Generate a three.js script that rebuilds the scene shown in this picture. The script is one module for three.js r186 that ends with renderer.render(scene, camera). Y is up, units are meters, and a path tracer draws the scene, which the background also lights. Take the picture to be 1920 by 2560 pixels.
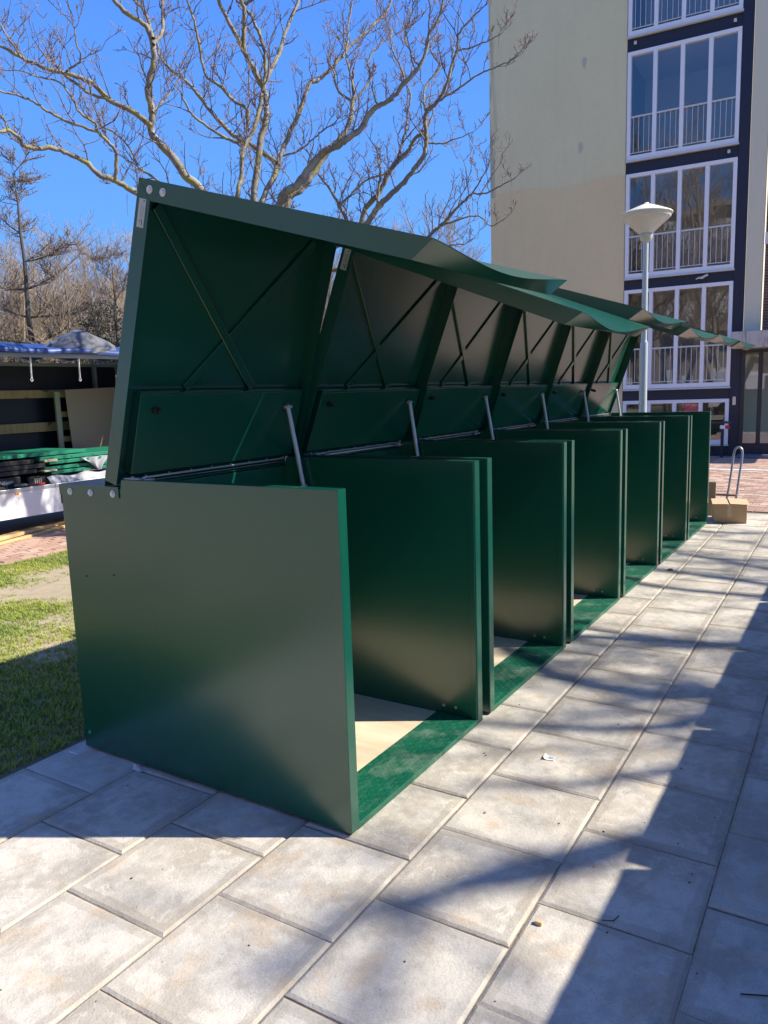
import * as THREE from 'three';
import { mergeGeometries } from 'three/addons/utils/BufferGeometryUtils.js';
import { RoundedBoxGeometry } from 'three/addons/geometries/RoundedBoxGeometry.js';

// ------------------------------------------------------------------ camera, sky, sun, exposure
const W = 768, H = 1024, RAD = Math.PI / 180;
const scene = new THREE.Scene();
const camera = new THREE.PerspectiveCamera(67.42, W / H, 0.05, 900);
{
  const yaw = 32.457 * RAD, pitch = -8.797 * RAD, roll = -1.899 * RAD;
  camera.position.set(1.641, 1.725, 2.266);
  const F = new THREE.Vector3(-Math.sin(yaw), 0, -Math.cos(yaw)), R = new THREE.Vector3(Math.cos(yaw), 0, -Math.sin(yaw)), U = new THREE.Vector3(0, 1, 0);
  const F2 = F.clone().multiplyScalar(Math.cos(pitch)).addScaledVector(U, Math.sin(pitch));
  const U2 = U.clone().multiplyScalar(Math.cos(pitch)).addScaledVector(F, -Math.sin(pitch));
  const R3 = R.clone().multiplyScalar(Math.cos(roll)).addScaledVector(U2, Math.sin(roll));
  const U3 = U2.clone().multiplyScalar(Math.cos(roll)).addScaledVector(R, -Math.sin(roll));
  camera.quaternion.setFromRotationMatrix(new THREE.Matrix4().makeBasis(R3, U3, F2.negate()));
}
const renderer = new THREE.WebGLRenderer({ antialias: true });
renderer.setSize(W, H);
renderer.toneMapping = THREE.LinearToneMapping;
renderer.toneMappingExposure = 1.67;
renderer.shadowMap.enabled = true;
const SUN_ELEV = 42 * RAD;
const sunDir = new THREE.Vector3(0.873 * Math.cos(SUN_ELEV), Math.sin(SUN_ELEV), -0.487 * Math.cos(SUN_ELEV)).normalize();
const sun = new THREE.DirectionalLight(new THREE.Color(1, 0.93, 0.80), 5);
sun.position.copy(sunDir).multiplyScalar(60);
sun.castShadow = true; sun.shadow.radius = 1; sun.shadow.mapSize.set(4096, 4096);
Object.assign(sun.shadow.camera, { left: -32, right: 32, top: 32, bottom: -32, near: 1, far: 140 });
scene.add(sun, sun.target);
{ // clear spring sky: deep blue overhead, paler to the horizon, a soft bright region round the sun
  const w = 512, h = 256, d = new Float32Array(w * h * 4), v = new THREE.Vector3();
  const stops = [[-1, [0.2, 0.2, 0.2]], [-0.02, [0.30, 0.36, 0.42]], [0, [0.42, 0.54, 0.68]], [0.05, [0.2, 0.38, 0.68]], [0.14, [0.108, 0.29, 0.67]], [0.42, [0.066, 0.200, 0.63]], [0.7, [0.034, 0.125, 0.46]], [1, [0.028, 0.10, 0.38]]];
  for (let j = 0; j < h; j++) for (let i = 0; i < w; i++) {
    const el = (j + 0.5) / h * Math.PI - Math.PI / 2, az = ((i + 0.5) / w - 0.5) * 2 * Math.PI, y = Math.sin(el);
    v.set(Math.cos(el) * Math.cos(az), y, Math.cos(el) * Math.sin(az));
    let k = 1; while (k < stops.length - 1 && y > stops[k][0]) k++;
    const [y0, a] = stops[k - 1], [y1, b] = stops[k], t = Math.min(1, Math.max(0, (y - y0) / (y1 - y0)));
    const c = Math.max(0, v.dot(sunDir)), glow = y > 0 ? 0.55 * Math.pow(c, 28) + 0.12 * Math.pow(c, 6) : 0;
    for (let q = 0; q < 3; q++) d[(j * w + i) * 4 + q] = a[q] + (b[q] - a[q]) * t + glow * [1, 0.96, 0.88][q];
    d[(j * w + i) * 4 + 3] = 1;
  }
  const sky = new THREE.DataTexture(d, w, h, THREE.RGBAFormat, THREE.FloatType);
  sky.mapping = THREE.EquirectangularReflectionMapping; sky.magFilter = sky.minFilter = THREE.LinearFilter; sky.needsUpdate = true;
  scene.background = sky; scene.environment = sky;
}

// ------------------------------------------------------------------ helpers
let seed = 20240417;
const rnd = () => { seed |= 0; seed = seed + 0x6D2B79F5 | 0; let t = Math.imul(seed ^ seed >>> 15, 1 | seed); t = t + Math.imul(t ^ t >>> 7, 61 | t) ^ t; return ((t ^ t >>> 14) >>> 0) / 4294967296; };
const rr = (a, b) => a + (b - a) * rnd();
const hash = (x, y, s) => { let n = Math.imul(x | 0, 374761393) + Math.imul(y | 0, 668265263) + Math.imul(s | 0, 1274126177); n = Math.imul(n ^ n >>> 13, 1274126177); return ((n ^ n >>> 16) >>> 0) / 4294967296; };
const noise = (x, y, s = 1) => { const i = Math.floor(x), j = Math.floor(y), u = x - i, v = y - j, a = u * u * (3 - 2 * u), b = v * v * (3 - 2 * v); const p = hash(i, j, s), q = hash(i + 1, j, s), r = hash(i, j + 1, s), t = hash(i + 1, j + 1, s); return p + (q - p) * a + (r - p) * b + (p - q - r + t) * a * b; };
const fbm = (x, y, s = 1, o = 4) => { let f = 0, a = 0.5, n = 0; for (let k = 0; k < o; k++) { f += a * noise(x, y, s + k * 17); n += a; a *= 0.5; x = x * 2.03 + 5.1; y = y * 2.03 + 1.7; } return f / n; };
const sstep = (a, b, x) => { const t = Math.min(1, Math.max(0, (x - a) / (b - a))); return t * t * (3 - 2 * t); };
const mix3 = (a, b, t) => [a[0] + (b[0] - a[0]) * t, a[1] + (b[1] - a[1]) * t, a[2] + (b[2] - a[2]) * t];
const toS = (c) => 255 * (c <= 0.0031308 ? 12.92 * c : 1.055 * Math.pow(c, 1 / 2.4) - 0.055);
function tex(w, h, f, srgb = true) { // f(u, v) -> linear [r, g, b]
  const d = new Uint8Array(w * h * 4);
  for (let j = 0; j < h; j++) for (let i = 0; i < w; i++) { const c = f((i + 0.5) / w, (j + 0.5) / h), k = (j * w + i) * 4; for (let q = 0; q < 3; q++) d[k + q] = Math.max(0, Math.min(255, srgb ? toS(Math.max(0, c[q])) : c[q] * 255)); d[k + 3] = 255; }
  const t = new THREE.DataTexture(d, w, h); t.magFilter = THREE.LinearFilter; t.minFilter = THREE.LinearMipmapLinearFilter; t.generateMipmaps = true; t.wrapS = t.wrapT = THREE.RepeatWrapping;
  if (srgb) t.colorSpace = THREE.SRGBColorSpace; t.needsUpdate = true; return t;
}
const used = new Map();
const numbered = (n) => { const k = used.get(n) ?? 0; used.set(n, k + 1); return k ? n + '_' + String(k).padStart(3, '0') : n; };
const col = (r, g, b) => new THREE.Color().setRGB(r, g, b);
const std = (r, g, b, rough = 0.8, metal = 0, extra = {}) => new THREE.MeshStandardMaterial({ color: col(r, g, b), roughness: rough, metalness: metal, ...extra });
const phy = (r, g, b, o = {}) => new THREE.MeshPhysicalMaterial({ color: col(r, g, b), ...o });
function shadows(o) { o.traverse((m) => { if (m.isMesh) m.castShadow = m.receiveShadow = true; }); return o; }
function mesh(name, geo, mat, parent, label) { const m = new THREE.Mesh(geo, mat); m.name = name; m.castShadow = m.receiveShadow = true; if (label) m.userData.label = label; (parent ?? scene).add(m); return m; }
function part(name, geo, mat, parent, label) { return mesh(name, geo, mat, parent, label); }
function group(name, parent) { const g = new THREE.Group(); g.name = name; parent.add(g); return g; }
function thing(name, label, category, pos = [0, 0, 0], turn = 0, grp) { const o = new THREE.Group(); o.name = numbered(name); o.position.set(...pos); o.rotation.y = turn; o.userData = { label, category }; if (grp) o.userData.group = grp; scene.add(o); return o; }
function single(name, geo, mat, label, category, pos = [0, 0, 0], grp) { const m = mesh(numbered(name), geo, mat, scene); m.position.set(...pos); m.userData = { label, category }; if (grp) m.userData.group = grp; return m; }
function struct(name, geo, mat) { const m = mesh(numbered(name), geo, mat, scene); m.userData = { kind: 'structure' }; return m; }
function stuff(m, label) { m.userData.kind = 'stuff'; if (label) m.userData.label = label; return m; }
function clone(src, label, pos, turn, grp) { const c = src.clone(); c.name = numbered(src.name.replace(/_\d+$/, '')); c.userData = { ...src.userData, label }; if (grp) c.userData.group = grp; if (pos) c.position.set(...pos); if (turn !== undefined) c.rotation.set(0, turn, 0); scene.add(c); return c; }
function clean(g) { g = g.index ? g.toNonIndexed() : g; for (const k of Object.keys(g.attributes)) if (!['position', 'normal', 'uv'].includes(k)) g.deleteAttribute(k); if (!g.attributes.normal) g.computeVertexNormals(); if (!g.attributes.uv) g.setAttribute('uv', new THREE.BufferAttribute(new Float32Array(g.attributes.position.count * 2), 2)); return g; }
const merge = (list) => mergeGeometries(list.map(clean));
function bx(x0, x1, y0, y1, z0, z1, r = 0) { // a box by its limits; r rounds the edges
  const w = Math.abs(x1 - x0), h = Math.abs(y1 - y0), d = Math.abs(z1 - z0);
  const g = r ? new RoundedBoxGeometry(w, h, d, 1, Math.min(r, w / 2.01, h / 2.01, d / 2.01)) : new THREE.BoxGeometry(w, h, d);
  return g.translate((x0 + x1) / 2, (y0 + y1) / 2, (z0 + z1) / 2);
}
function boxUV(g, s = 1) { // box-projected uv in metres
  const p = g.attributes.position, n = g.attributes.normal, uv = new Float32Array(p.count * 2);
  for (let i = 0; i < p.count; i++) { const ax = Math.abs(n.getX(i)), ay = Math.abs(n.getY(i)), az = Math.abs(n.getZ(i)); const [u, v] = ay > ax && ay > az ? [p.getX(i), p.getZ(i)] : ax > az ? [p.getZ(i), p.getY(i)] : [p.getX(i), p.getY(i)]; uv[i * 2] = u * s; uv[i * 2 + 1] = v * s; }
  g.setAttribute('uv', new THREE.BufferAttribute(uv, 2)); return g;
}
function cyl(a, b, r0, r1 = r0, n = 12) { const A = new THREE.Vector3(...a), B = new THREE.Vector3(...b), L = A.distanceTo(B); const g = new THREE.CylinderGeometry(r1, r0, L, n, 1); g.applyQuaternion(new THREE.Quaternion().setFromUnitVectors(new THREE.Vector3(0, 1, 0), B.clone().sub(A).normalize())); return g.translate((A.x + B.x) / 2, (A.y + B.y) / 2, (A.z + B.z) / 2); }
class Tubes { // collects tapered tubes with few sides into one geometry
  constructor() { this.p = []; this.n = []; this.u = []; this.i = []; }
  add(pts, radii, sides = 6, lump = 0) {
    const base = this.p.length / 3, m = pts.length, T = new THREE.Vector3(), N = new THREE.Vector3(), Bn = new THREE.Vector3(); let run = 0;
    for (let k = 0; k < m; k++) {
      T.copy(pts[Math.min(k + 1, m - 1)]).sub(pts[Math.max(k - 1, 0)]).normalize();
      if (k === 0) N.set(Math.abs(T.y) > 0.9 ? 1 : 0, Math.abs(T.y) > 0.9 ? 0 : 1, 0.1);
      N.addScaledVector(T, -N.dot(T)).normalize(); Bn.crossVectors(T, N);
      if (k) run += pts[k].distanceTo(pts[k - 1]);
      const r = radii[k];
      for (let s = 0; s <= sides; s++) {
        const a = s / sides * Math.PI * 2, c = Math.cos(a), d = Math.sin(a), q = lump ? r * (1 + lump * (hash(k, s % sides, base) - 0.5)) : r;
        const nx = N.x * c + Bn.x * d, ny = N.y * c + Bn.y * d, nz = N.z * c + Bn.z * d;
        this.p.push(pts[k].x + nx * q, pts[k].y + ny * q, pts[k].z + nz * q); this.n.push(nx, ny, nz); this.u.push(s / sides * Math.max(0.1, 6.28 * radii[0]), run);
        if (k < m - 1 && s < sides) { const o = base + k * (sides + 1) + s; this.i.push(o, o + 1, o + sides + 1, o + 1, o + sides + 2, o + sides + 1); }
      }
    }
  }
  geo() { const g = new THREE.BufferGeometry(); g.setAttribute('position', new THREE.Float32BufferAttribute(this.p, 3)); g.setAttribute('normal', new THREE.Float32BufferAttribute(this.n, 3)); g.setAttribute('uv', new THREE.Float32BufferAttribute(this.u, 2)); g.setIndex(this.i); return g; }
}
const V = (x, y, z) => new THREE.Vector3(x, y, z);
function curve(pts, per = 4) { const c = new THREE.CatmullRomCurve3(pts, false, 'centripetal'); return c.getPoints(Math.max(2, (pts.length - 1) * per)); }
function sheet(nu, nv, f) { // a grid surface f(u, v) -> [x, y, z]
  const p = [], uv = [], ix = [];
  for (let j = 0; j <= nv; j++) for (let i = 0; i <= nu; i++) { p.push(...f(i / nu, j / nv)); uv.push(i / nu, j / nv); if (i < nu && j < nv) { const o = j * (nu + 1) + i; ix.push(o, o + 1, o + nu + 1, o + 1, o + nu + 2, o + nu + 1); } }
  const g = new THREE.BufferGeometry(); g.setAttribute('position', new THREE.Float32BufferAttribute(p, 3)); g.setAttribute('uv', new THREE.Float32BufferAttribute(uv, 2)); g.setIndex(ix); g.computeVertexNormals(); return g;
}
function prism(pts, z0, z1, bevel = 0) { const s = new THREE.Shape(pts.map((p) => new THREE.Vector2(...p))); const g = new THREE.ExtrudeGeometry(s, { depth: Math.abs(z1 - z0) - 2 * bevel, bevelEnabled: bevel > 0, bevelSize: bevel, bevelThickness: bevel, bevelOffset: -bevel, bevelSegments: 2 }); return g.translate(0, 0, Math.min(z0, z1) + bevel); }
function canvasTex(w, h, draw) { const c = document.createElement('canvas'); c.width = w; c.height = h; draw(c.getContext('2d'), w, h); const t = new THREE.CanvasTexture(c); t.colorSpace = THREE.SRGBColorSpace; return t; }

// ------------------------------------------------------------------ materials
const M = {
  paint: phy(0.002, 0.072, 0.044, { roughness: 0.24, ior: 1.8 }),
  paintIn: phy(0.002, 0.072, 0.044, { roughness: 0.22, ior: 1.7 }),
  tread: phy(1, 1, 1, { roughness: 0.45, ior: 1.55, map: tex(512, 512, (u, v) => { const d = sstep(0.5, 0.75, fbm(u * 7, v * 9, 601, 5)), f = hash(u * 512, v * 512, 7), s = 1 - Math.abs(2 * fbm(u * 9, v * 5, 605, 4) - 1); let c = mix3([0.002, 0.085, 0.046], [0.004, 0.125, 0.07], fbm(u * 3, v * 3, 603, 4)); c = mix3(c, [0.16, 0.22, 0.17], 0.45 * d * (0.4 + 0.6 * f)); return mix3(c, [0.2, 0.27, 0.21], 0.3 * sstep(0.5, 0.7, fbm(u * 60, v * 22, 607, 3)) * (0.3 + 0.7 * d)); }) }),
  steel: std(0.62, 0.63, 0.65, 0.32, 0.9), alu: std(0.72, 0.73, 0.74, 0.38, 0.85), galv: std(0.45, 0.47, 0.48, 0.5, 0.55), washer: std(0.7, 0.7, 0.68, 0.5, 0.3),
  strut: std(0.55, 0.57, 0.6, 0.35, 0.25), black: std(0.012, 0.012, 0.013, 0.5), rubber: std(0.02, 0.02, 0.02, 0.8),
  ply: std(1, 1, 1, 0.62, 0, { map: tex(512, 512, (u, v) => { const g = fbm(u * 3, v * 34, 5, 4), p = fbm(u * 2.2, v * 3, 9, 4); return mix3(mix3([0.60, 0.47, 0.30], [0.74, 0.66, 0.50], g), [0.66, 0.55, 0.36], sstep(0.5, 0.7, p) * 0.6); }) }),
  white: std(0.8, 0.8, 0.82, 0.4), frame: std(0.82, 0.82, 0.84, 0.42), navy: std(0.014, 0.018, 0.04, 0.55), concrete: std(0.42, 0.41, 0.39, 0.9),
};
// ------------------------------------------------------------------ ground: earth, pavement of big tiles, brick roads, lawn
const earthTex = tex(512, 512, (u, v) => { const a = fbm(u * 9, v * 9, 3, 5), b = fbm(u * 60, v * 60, 8, 2); return mix3([0.22, 0.19, 0.14], [0.38, 0.335, 0.26], a * 0.8 + b * 0.3); });
earthTex.repeat.set(300, 300);
struct('ground', new THREE.PlaneGeometry(1400, 1400).rotateX(-Math.PI / 2).translate(0, -0.09, 0), std(1, 1, 1, 0.95, 0, { map: earthTex }));

const PAVE_ROT = 0.01248, TW = 0.4993, PX0 = -0.2298, PZ0 = -0.0147, PST = 0.2522;
{
  const sandT = tex(512, 512, (u, v) => { const a = fbm(u * 40, v * 40, 12, 3), b = fbm(u * 6, v * 6, 31, 3); return mix3([0.13, 0.105, 0.075], [0.35, 0.285, 0.21], 0.25 + 0.8 * (a - 0.5) + 0.7 * (b - 0.3)); });
  sandT.repeat.set(2, 2);
  const pave = struct('pavement', boxUV(bx(-1.72, 4.8, -0.08, -0.0085, -8.86, 4.2)), std(1, 1, 1, 0.95, 0, { map: sandT }));
  pave.rotation.y = PAVE_ROT;
  const VAR = 7, mats = [], bumpT = tex(512, 512, (u, v) => { const x = u * 7 + 1.2 * fbm(u * 3, v * 3, 40, 3), y = v * 7 + 1.2 * fbm(u * 3, v * 3, 55, 3); const r = 1 - Math.abs(2 * fbm(x, y, 61, 4) - 1); const g = 0.55 * fbm(u * 90, v * 90, 70, 2) + 0.45 * fbm(x, y, 66, 4); return [0.6 * g + 0.4 * r * r, 0, 0]; }, false);
  for (let k = 0; k < VAR; k++) {
    const rim = [0.8, 0.35, 1, 0.6, 0.9, 0.2, 0.7][k], pale = [0.55, 0.35, 0.8, 0.5, 0.65, 0.3, 0.45][k], s = 100 + k * 37;
    const map = tex(512, 512, (u, v) => {
      const wx = u * 3 + 0.9 * fbm(u * 2.5, v * 2.5, s, 3), wy = v * 3 + 0.9 * fbm(u * 2.5 + 9, v * 2.5, s + 1, 3);
      const big = fbm(wx, wy, s + 2, 5), mid = fbm(u * 14, v * 14, s + 11, 4), fine = fbm(u * 120, v * 120, s + 3, 2), vein = 1 - Math.abs(2 * fbm(wx * 1.8 + mid * 0.5, wy * 2.6, s + 4, 5) - 1);
      let c = mix3([0.385, 0.365, 0.335], [0.545, 0.53, 0.50], sstep(0.28, 0.7, 0.7 * big + 0.3 * mid));
      c = mix3(c, [0.70, 0.685, 0.655], pale * sstep(0.93, 0.99, vein) * sstep(0.4, 0.65, fbm(u * 4, v * 4, s + 5, 3)) * 0.5);
      c = mix3(c, [0.65, 0.635, 0.605], pale * 0.6 * sstep(0.48, 0.62, 0.6 * fbm(wx * 0.9 + 4, wy * 0.9, s + 6, 4) + 0.4 * mid) * (0.35 + 0.65 * fine));
      const e = Math.min(u, v, 1 - u, 1 - v) + 0.05 * (fbm(u * 7, v * 7, s + 7, 3) - 0.5) + 0.012 * (fbm(u * 40, v * 40, s + 9, 2) - 0.5);
      c = mix3(c, [0.30, 0.272, 0.235], rim * 0.5 * (1 - sstep(0.075, 0.092, e)));                                   // damp-stained border with an outline of its own
      const ru = sstep(0.66, 0.78, fbm(u * 4.5 + k, v * 4.5, s + 8, 4)); c = mix3(c, [0.50, 0.36, 0.22], ru * 0.27);           // rust-coloured blotches
      const sp = hash(Math.floor(u * 170), Math.floor(v * 170), s) > 0.9965 ? 0.5 : 0; c = mix3(c, [0.10, 0.075, 0.055], sp);
      const g = 0.90 + 0.22 * fine; return [c[0] * g * 1.05, c[1] * g, c[2] * g * 0.91];
    });
    mats.push(std(1, 1, 1, 0.78, 0, { map, bumpMap: bumpT, bumpScale: 0.003 }));
  }
  function tileGeo(tilt) { // a slab 492 mm square with a worn bevel: top, four chamfers, four sides
    const a = 0.2472, b = 0.2362, y1 = 0, y0 = -0.0065, yb = -0.02, p = [], n = [], uv = [], ix = [];
    const q = (...c) => { const o = p.length / 3; for (const [x, y, z] of c) { p.push(x, y + tilt[0] * x + tilt[1] * z, z); uv.push(0.5 + x / 0.492, 0.5 + z / 0.492); } ix.push(o, o + 1, o + 2, o, o + 2, o + 3); };
    q([-b, y1, b], [b, y1, b], [b, y1, -b], [-b, y1, -b]);
    const ring = (r0, h0, r1, h1) => { q([-r0, h0, r0], [r0, h0, r0], [r1, h1, r1], [-r1, h1, r1]); q([r0, h0, -r0], [-r0, h0, -r0], [-r1, h1, -r1], [r1, h1, -r1]); q([r0, h0, r0], [r0, h0, -r0], [r1, h1, -r1], [r1, h1, r1]); q([-r0, h0, -r0], [-r0, h0, r0], [-r1, h1, r1], [-r1, h1, -r1]); };
    ring(a, y0, b, y1); ring(a, yb, a, y0);
    const g = new THREE.BufferGeometry(); g.setAttribute('position', new THREE.Float32BufferAttribute(p, 3)); g.setAttribute('uv', new THREE.Float32BufferAttribute(uv, 2)); g.setIndex(ix); return clean((g.toNonIndexed().computeVertexNormals(), g.toNonIndexed()));
  }
  const geos = [[0, 0], [0.004, -0.002], [-0.003, 0.003], [0.002, 0.004]].map((t) => { const g = tileGeo(t); g.computeVertexNormals(); return g; });
  for (let i = -3; i <= 5; i++) for (let j = -8; j <= 17; j++) {
    const x = PX0 + (i + 0.5) * TW, z = -(PZ0 + (j + 0.5) * 0.5 + (i % 2 ? PST : 0));
    if (z - 0.25 < -8.9 || z > 3.9 || (x < -0.9 && z > 3)) continue;
    const t = mesh('tile', geos[Math.floor(rnd() * 4)], mats[Math.floor(rnd() * VAR)], pave);
    t.position.set(x + rr(-0.0015, 0.0015), rr(-0.0015, 0.001), z + rr(-0.0015, 0.0015)); t.rotation.y = Math.floor(rnd() * 4) * Math.PI / 2 + rr(-0.003, 0.003);
  }
}
{ // brick roads: clinkers laid one by one where they are near, all of them real edges
  const sand = std(0.36, 0.28, 0.21, 0.95);
  const brickMats = [[0.405, 0.25, 0.176], [0.459, 0.297, 0.216], [0.365, 0.223, 0.169], [0.499, 0.351, 0.263], [0.419, 0.284, 0.223]].map((c) => std(...c, 0.85));
  const bg = bx(-0.098, 0.098, -0.04, 0, -0.048, 0.048, 0.005);
  const left = struct('brick_path', bx(-14, -6.45, -0.085, -0.012, -16, 5), sand);
  let cnt = 0;
  for (let r = 0; r < 60 && cnt < 290; r++) for (let q = 0; q < 12; q++) { // the rows that show beside the lawn
    const x = -6.52 - r * 0.1025, z = -4.9 + q * 0.205 + (r % 2) * 0.1; if (r > 22 || cnt >= 290) break; cnt++;
    const b = mesh('brick', bg, brickMats[Math.floor(rnd() * 5)], left); b.rotation.y = Math.PI / 2 + rr(-0.02, 0.02); b.position.set(x, rr(-0.004, 0.002), z);
  }
  const road = struct('brick_road', bx(-30, 30, -0.086, -0.013, -17.6, -8.93), sand);
  const list = []; for (let r = 0; r < 84; r++) for (let q = 0; q < 23; q++) list.push([-2.6 + q * 0.205 + (r % 2) * 0.1, -8.99 - r * 0.1025]);
  const im = new THREE.InstancedMesh(bg, std(1, 1, 1, 0.85), list.length); im.name = 'bricks'; const mm = new THREE.Matrix4(), qq = new THREE.Quaternion(), one = V(1, 1, 1);
  list.forEach(([x, z], k) => { mm.compose(V(x, rr(-0.004, 0.003), z), qq.setFromEuler(new THREE.Euler(rr(-0.01, 0.01), rr(-0.02, 0.02), 0)), one); im.setMatrixAt(k, mm); const c = [[0.405, 0.25, 0.176], [0.459, 0.297, 0.216], [0.338, 0.216, 0.169], [0.54, 0.392, 0.297]][Math.floor(rnd() * 4)], g = rr(0.85, 1.15); im.setColorAt(k, col(c[0] * g, c[1] * g, c[2] * g)); });
  stuff(im, 'red brown paving bricks of the road'); im.receiveShadow = true; road.add(im);
  mesh('road_line', bx(-2.6, 2.1, -0.002, 0.0065, -14.28, -14.16), std(0.8, 0.8, 0.78, 0.7), road);
}
{ // lawn: worn soil with sandy patches, grass where it still grows
  const grassAt = (x, z) => fbm(x * 0.9 + 3, z * 0.9, 210, 4) + 0.22 * (fbm(x * 5, z * 5, 215, 2) - 0.5);
  const soilT = tex(1024, 1024, (u, v) => { const x = -6.6 + u * 5, z = 3 - v * 10, a = fbm(u * 90, v * 180, 220, 3), g = grassAt(x, z); return mix3(mix3([0.17, 0.135, 0.09], [0.44, 0.36, 0.235], sstep(0.5, 0.66, 1 - g) * 0.55 + 0.45 * a), [0.10, 0.105, 0.04], sstep(0.36, 0.5, g) * 0.6); });
  const soil = sheet(50, 100, (u, v) => { const x = -6.6 + u * 5, z = 3 - v * 10; return [Math.min(x, -1.745 + 0 * z), -0.028 + 0.03 * (fbm(x * 1.6, z * 1.6, 230, 3) - 0.5), z]; });
  struct('lawn_soil', soil, std(1, 1, 1, 0.95, 0, { map: soilT }));
  const blades = []; for (let k = 0; k < 7; k++) { const a = rnd() * 6.28, l = rr(0.6, 1), w = 0.0028, c = Math.cos(a), s = Math.sin(a), o = [rr(-0.02, 0.02), rr(-0.02, 0.02)], b = rr(0.3, 0.8); const P = (t, side) => [o[0] + c * b * 0.05 * t * t * l - s * w * side * (1 - t), 0.05 * l * t * (1 - 0.3 * t * b), o[1] + s * b * 0.05 * t * t * l + c * w * side * (1 - t)]; const g = new THREE.BufferGeometry(); const v = [P(0, -1), P(0, 1), P(0.5, -1), P(0.5, 1), P(1, 0)]; g.setAttribute('position', new THREE.Float32BufferAttribute([v[0], v[1], v[3], v[0], v[3], v[2], v[2], v[3], v[4]].flat(), 3)); g.computeVertexNormals(); blades.push(g); }
  const tuft = merge(blades), spots = [];
  for (let k = 0; k < 140000 && spots.length < 60000; k++) { const x = rr(-6.55, -1.8), z = rr(-4.6, 1.6); const g = grassAt(x, z) - (x > -2.05 ? 0.22 : 0) - (x < -6.2 ? 0.1 : 0); if (rnd() < sstep(0.19, 0.42, g)) spots.push([x, z, g]); }
  const im = new THREE.InstancedMesh(tuft, phy(1, 1, 1, { roughness: 0.6, transmission: 0.25, thickness: 0, side: THREE.DoubleSide }), spots.length), mm = new THREE.Matrix4(), q = new THREE.Quaternion();
  spots.forEach(([x, z, g], k) => { const s = rr(0.5, 1.25) * (0.6 + g); mm.compose(V(x, -0.03 + 0.03 * (fbm(x * 1.6, z * 1.6, 230, 3) - 0.5), z), q.setFromAxisAngle(V(0, 1, 0), rnd() * 6.28), V(s, s * rr(0.45, 0.85), s)); im.setMatrixAt(k, mm); const t = rnd(), y = noise(x * 2, z * 2, 240); im.setColorAt(k, t < 0.12 ? col(0.34, 0.29, 0.13) : col(0.25 + 0.16 * y, 0.37 + 0.10 * y, 0.045)); });
  im.name = numbered('grass'); im.castShadow = im.receiveShadow = true; im.userData = { kind: 'stuff', label: 'short worn grass on the lawn left of the lockers', category: 'grass' }; scene.add(im);
}
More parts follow.
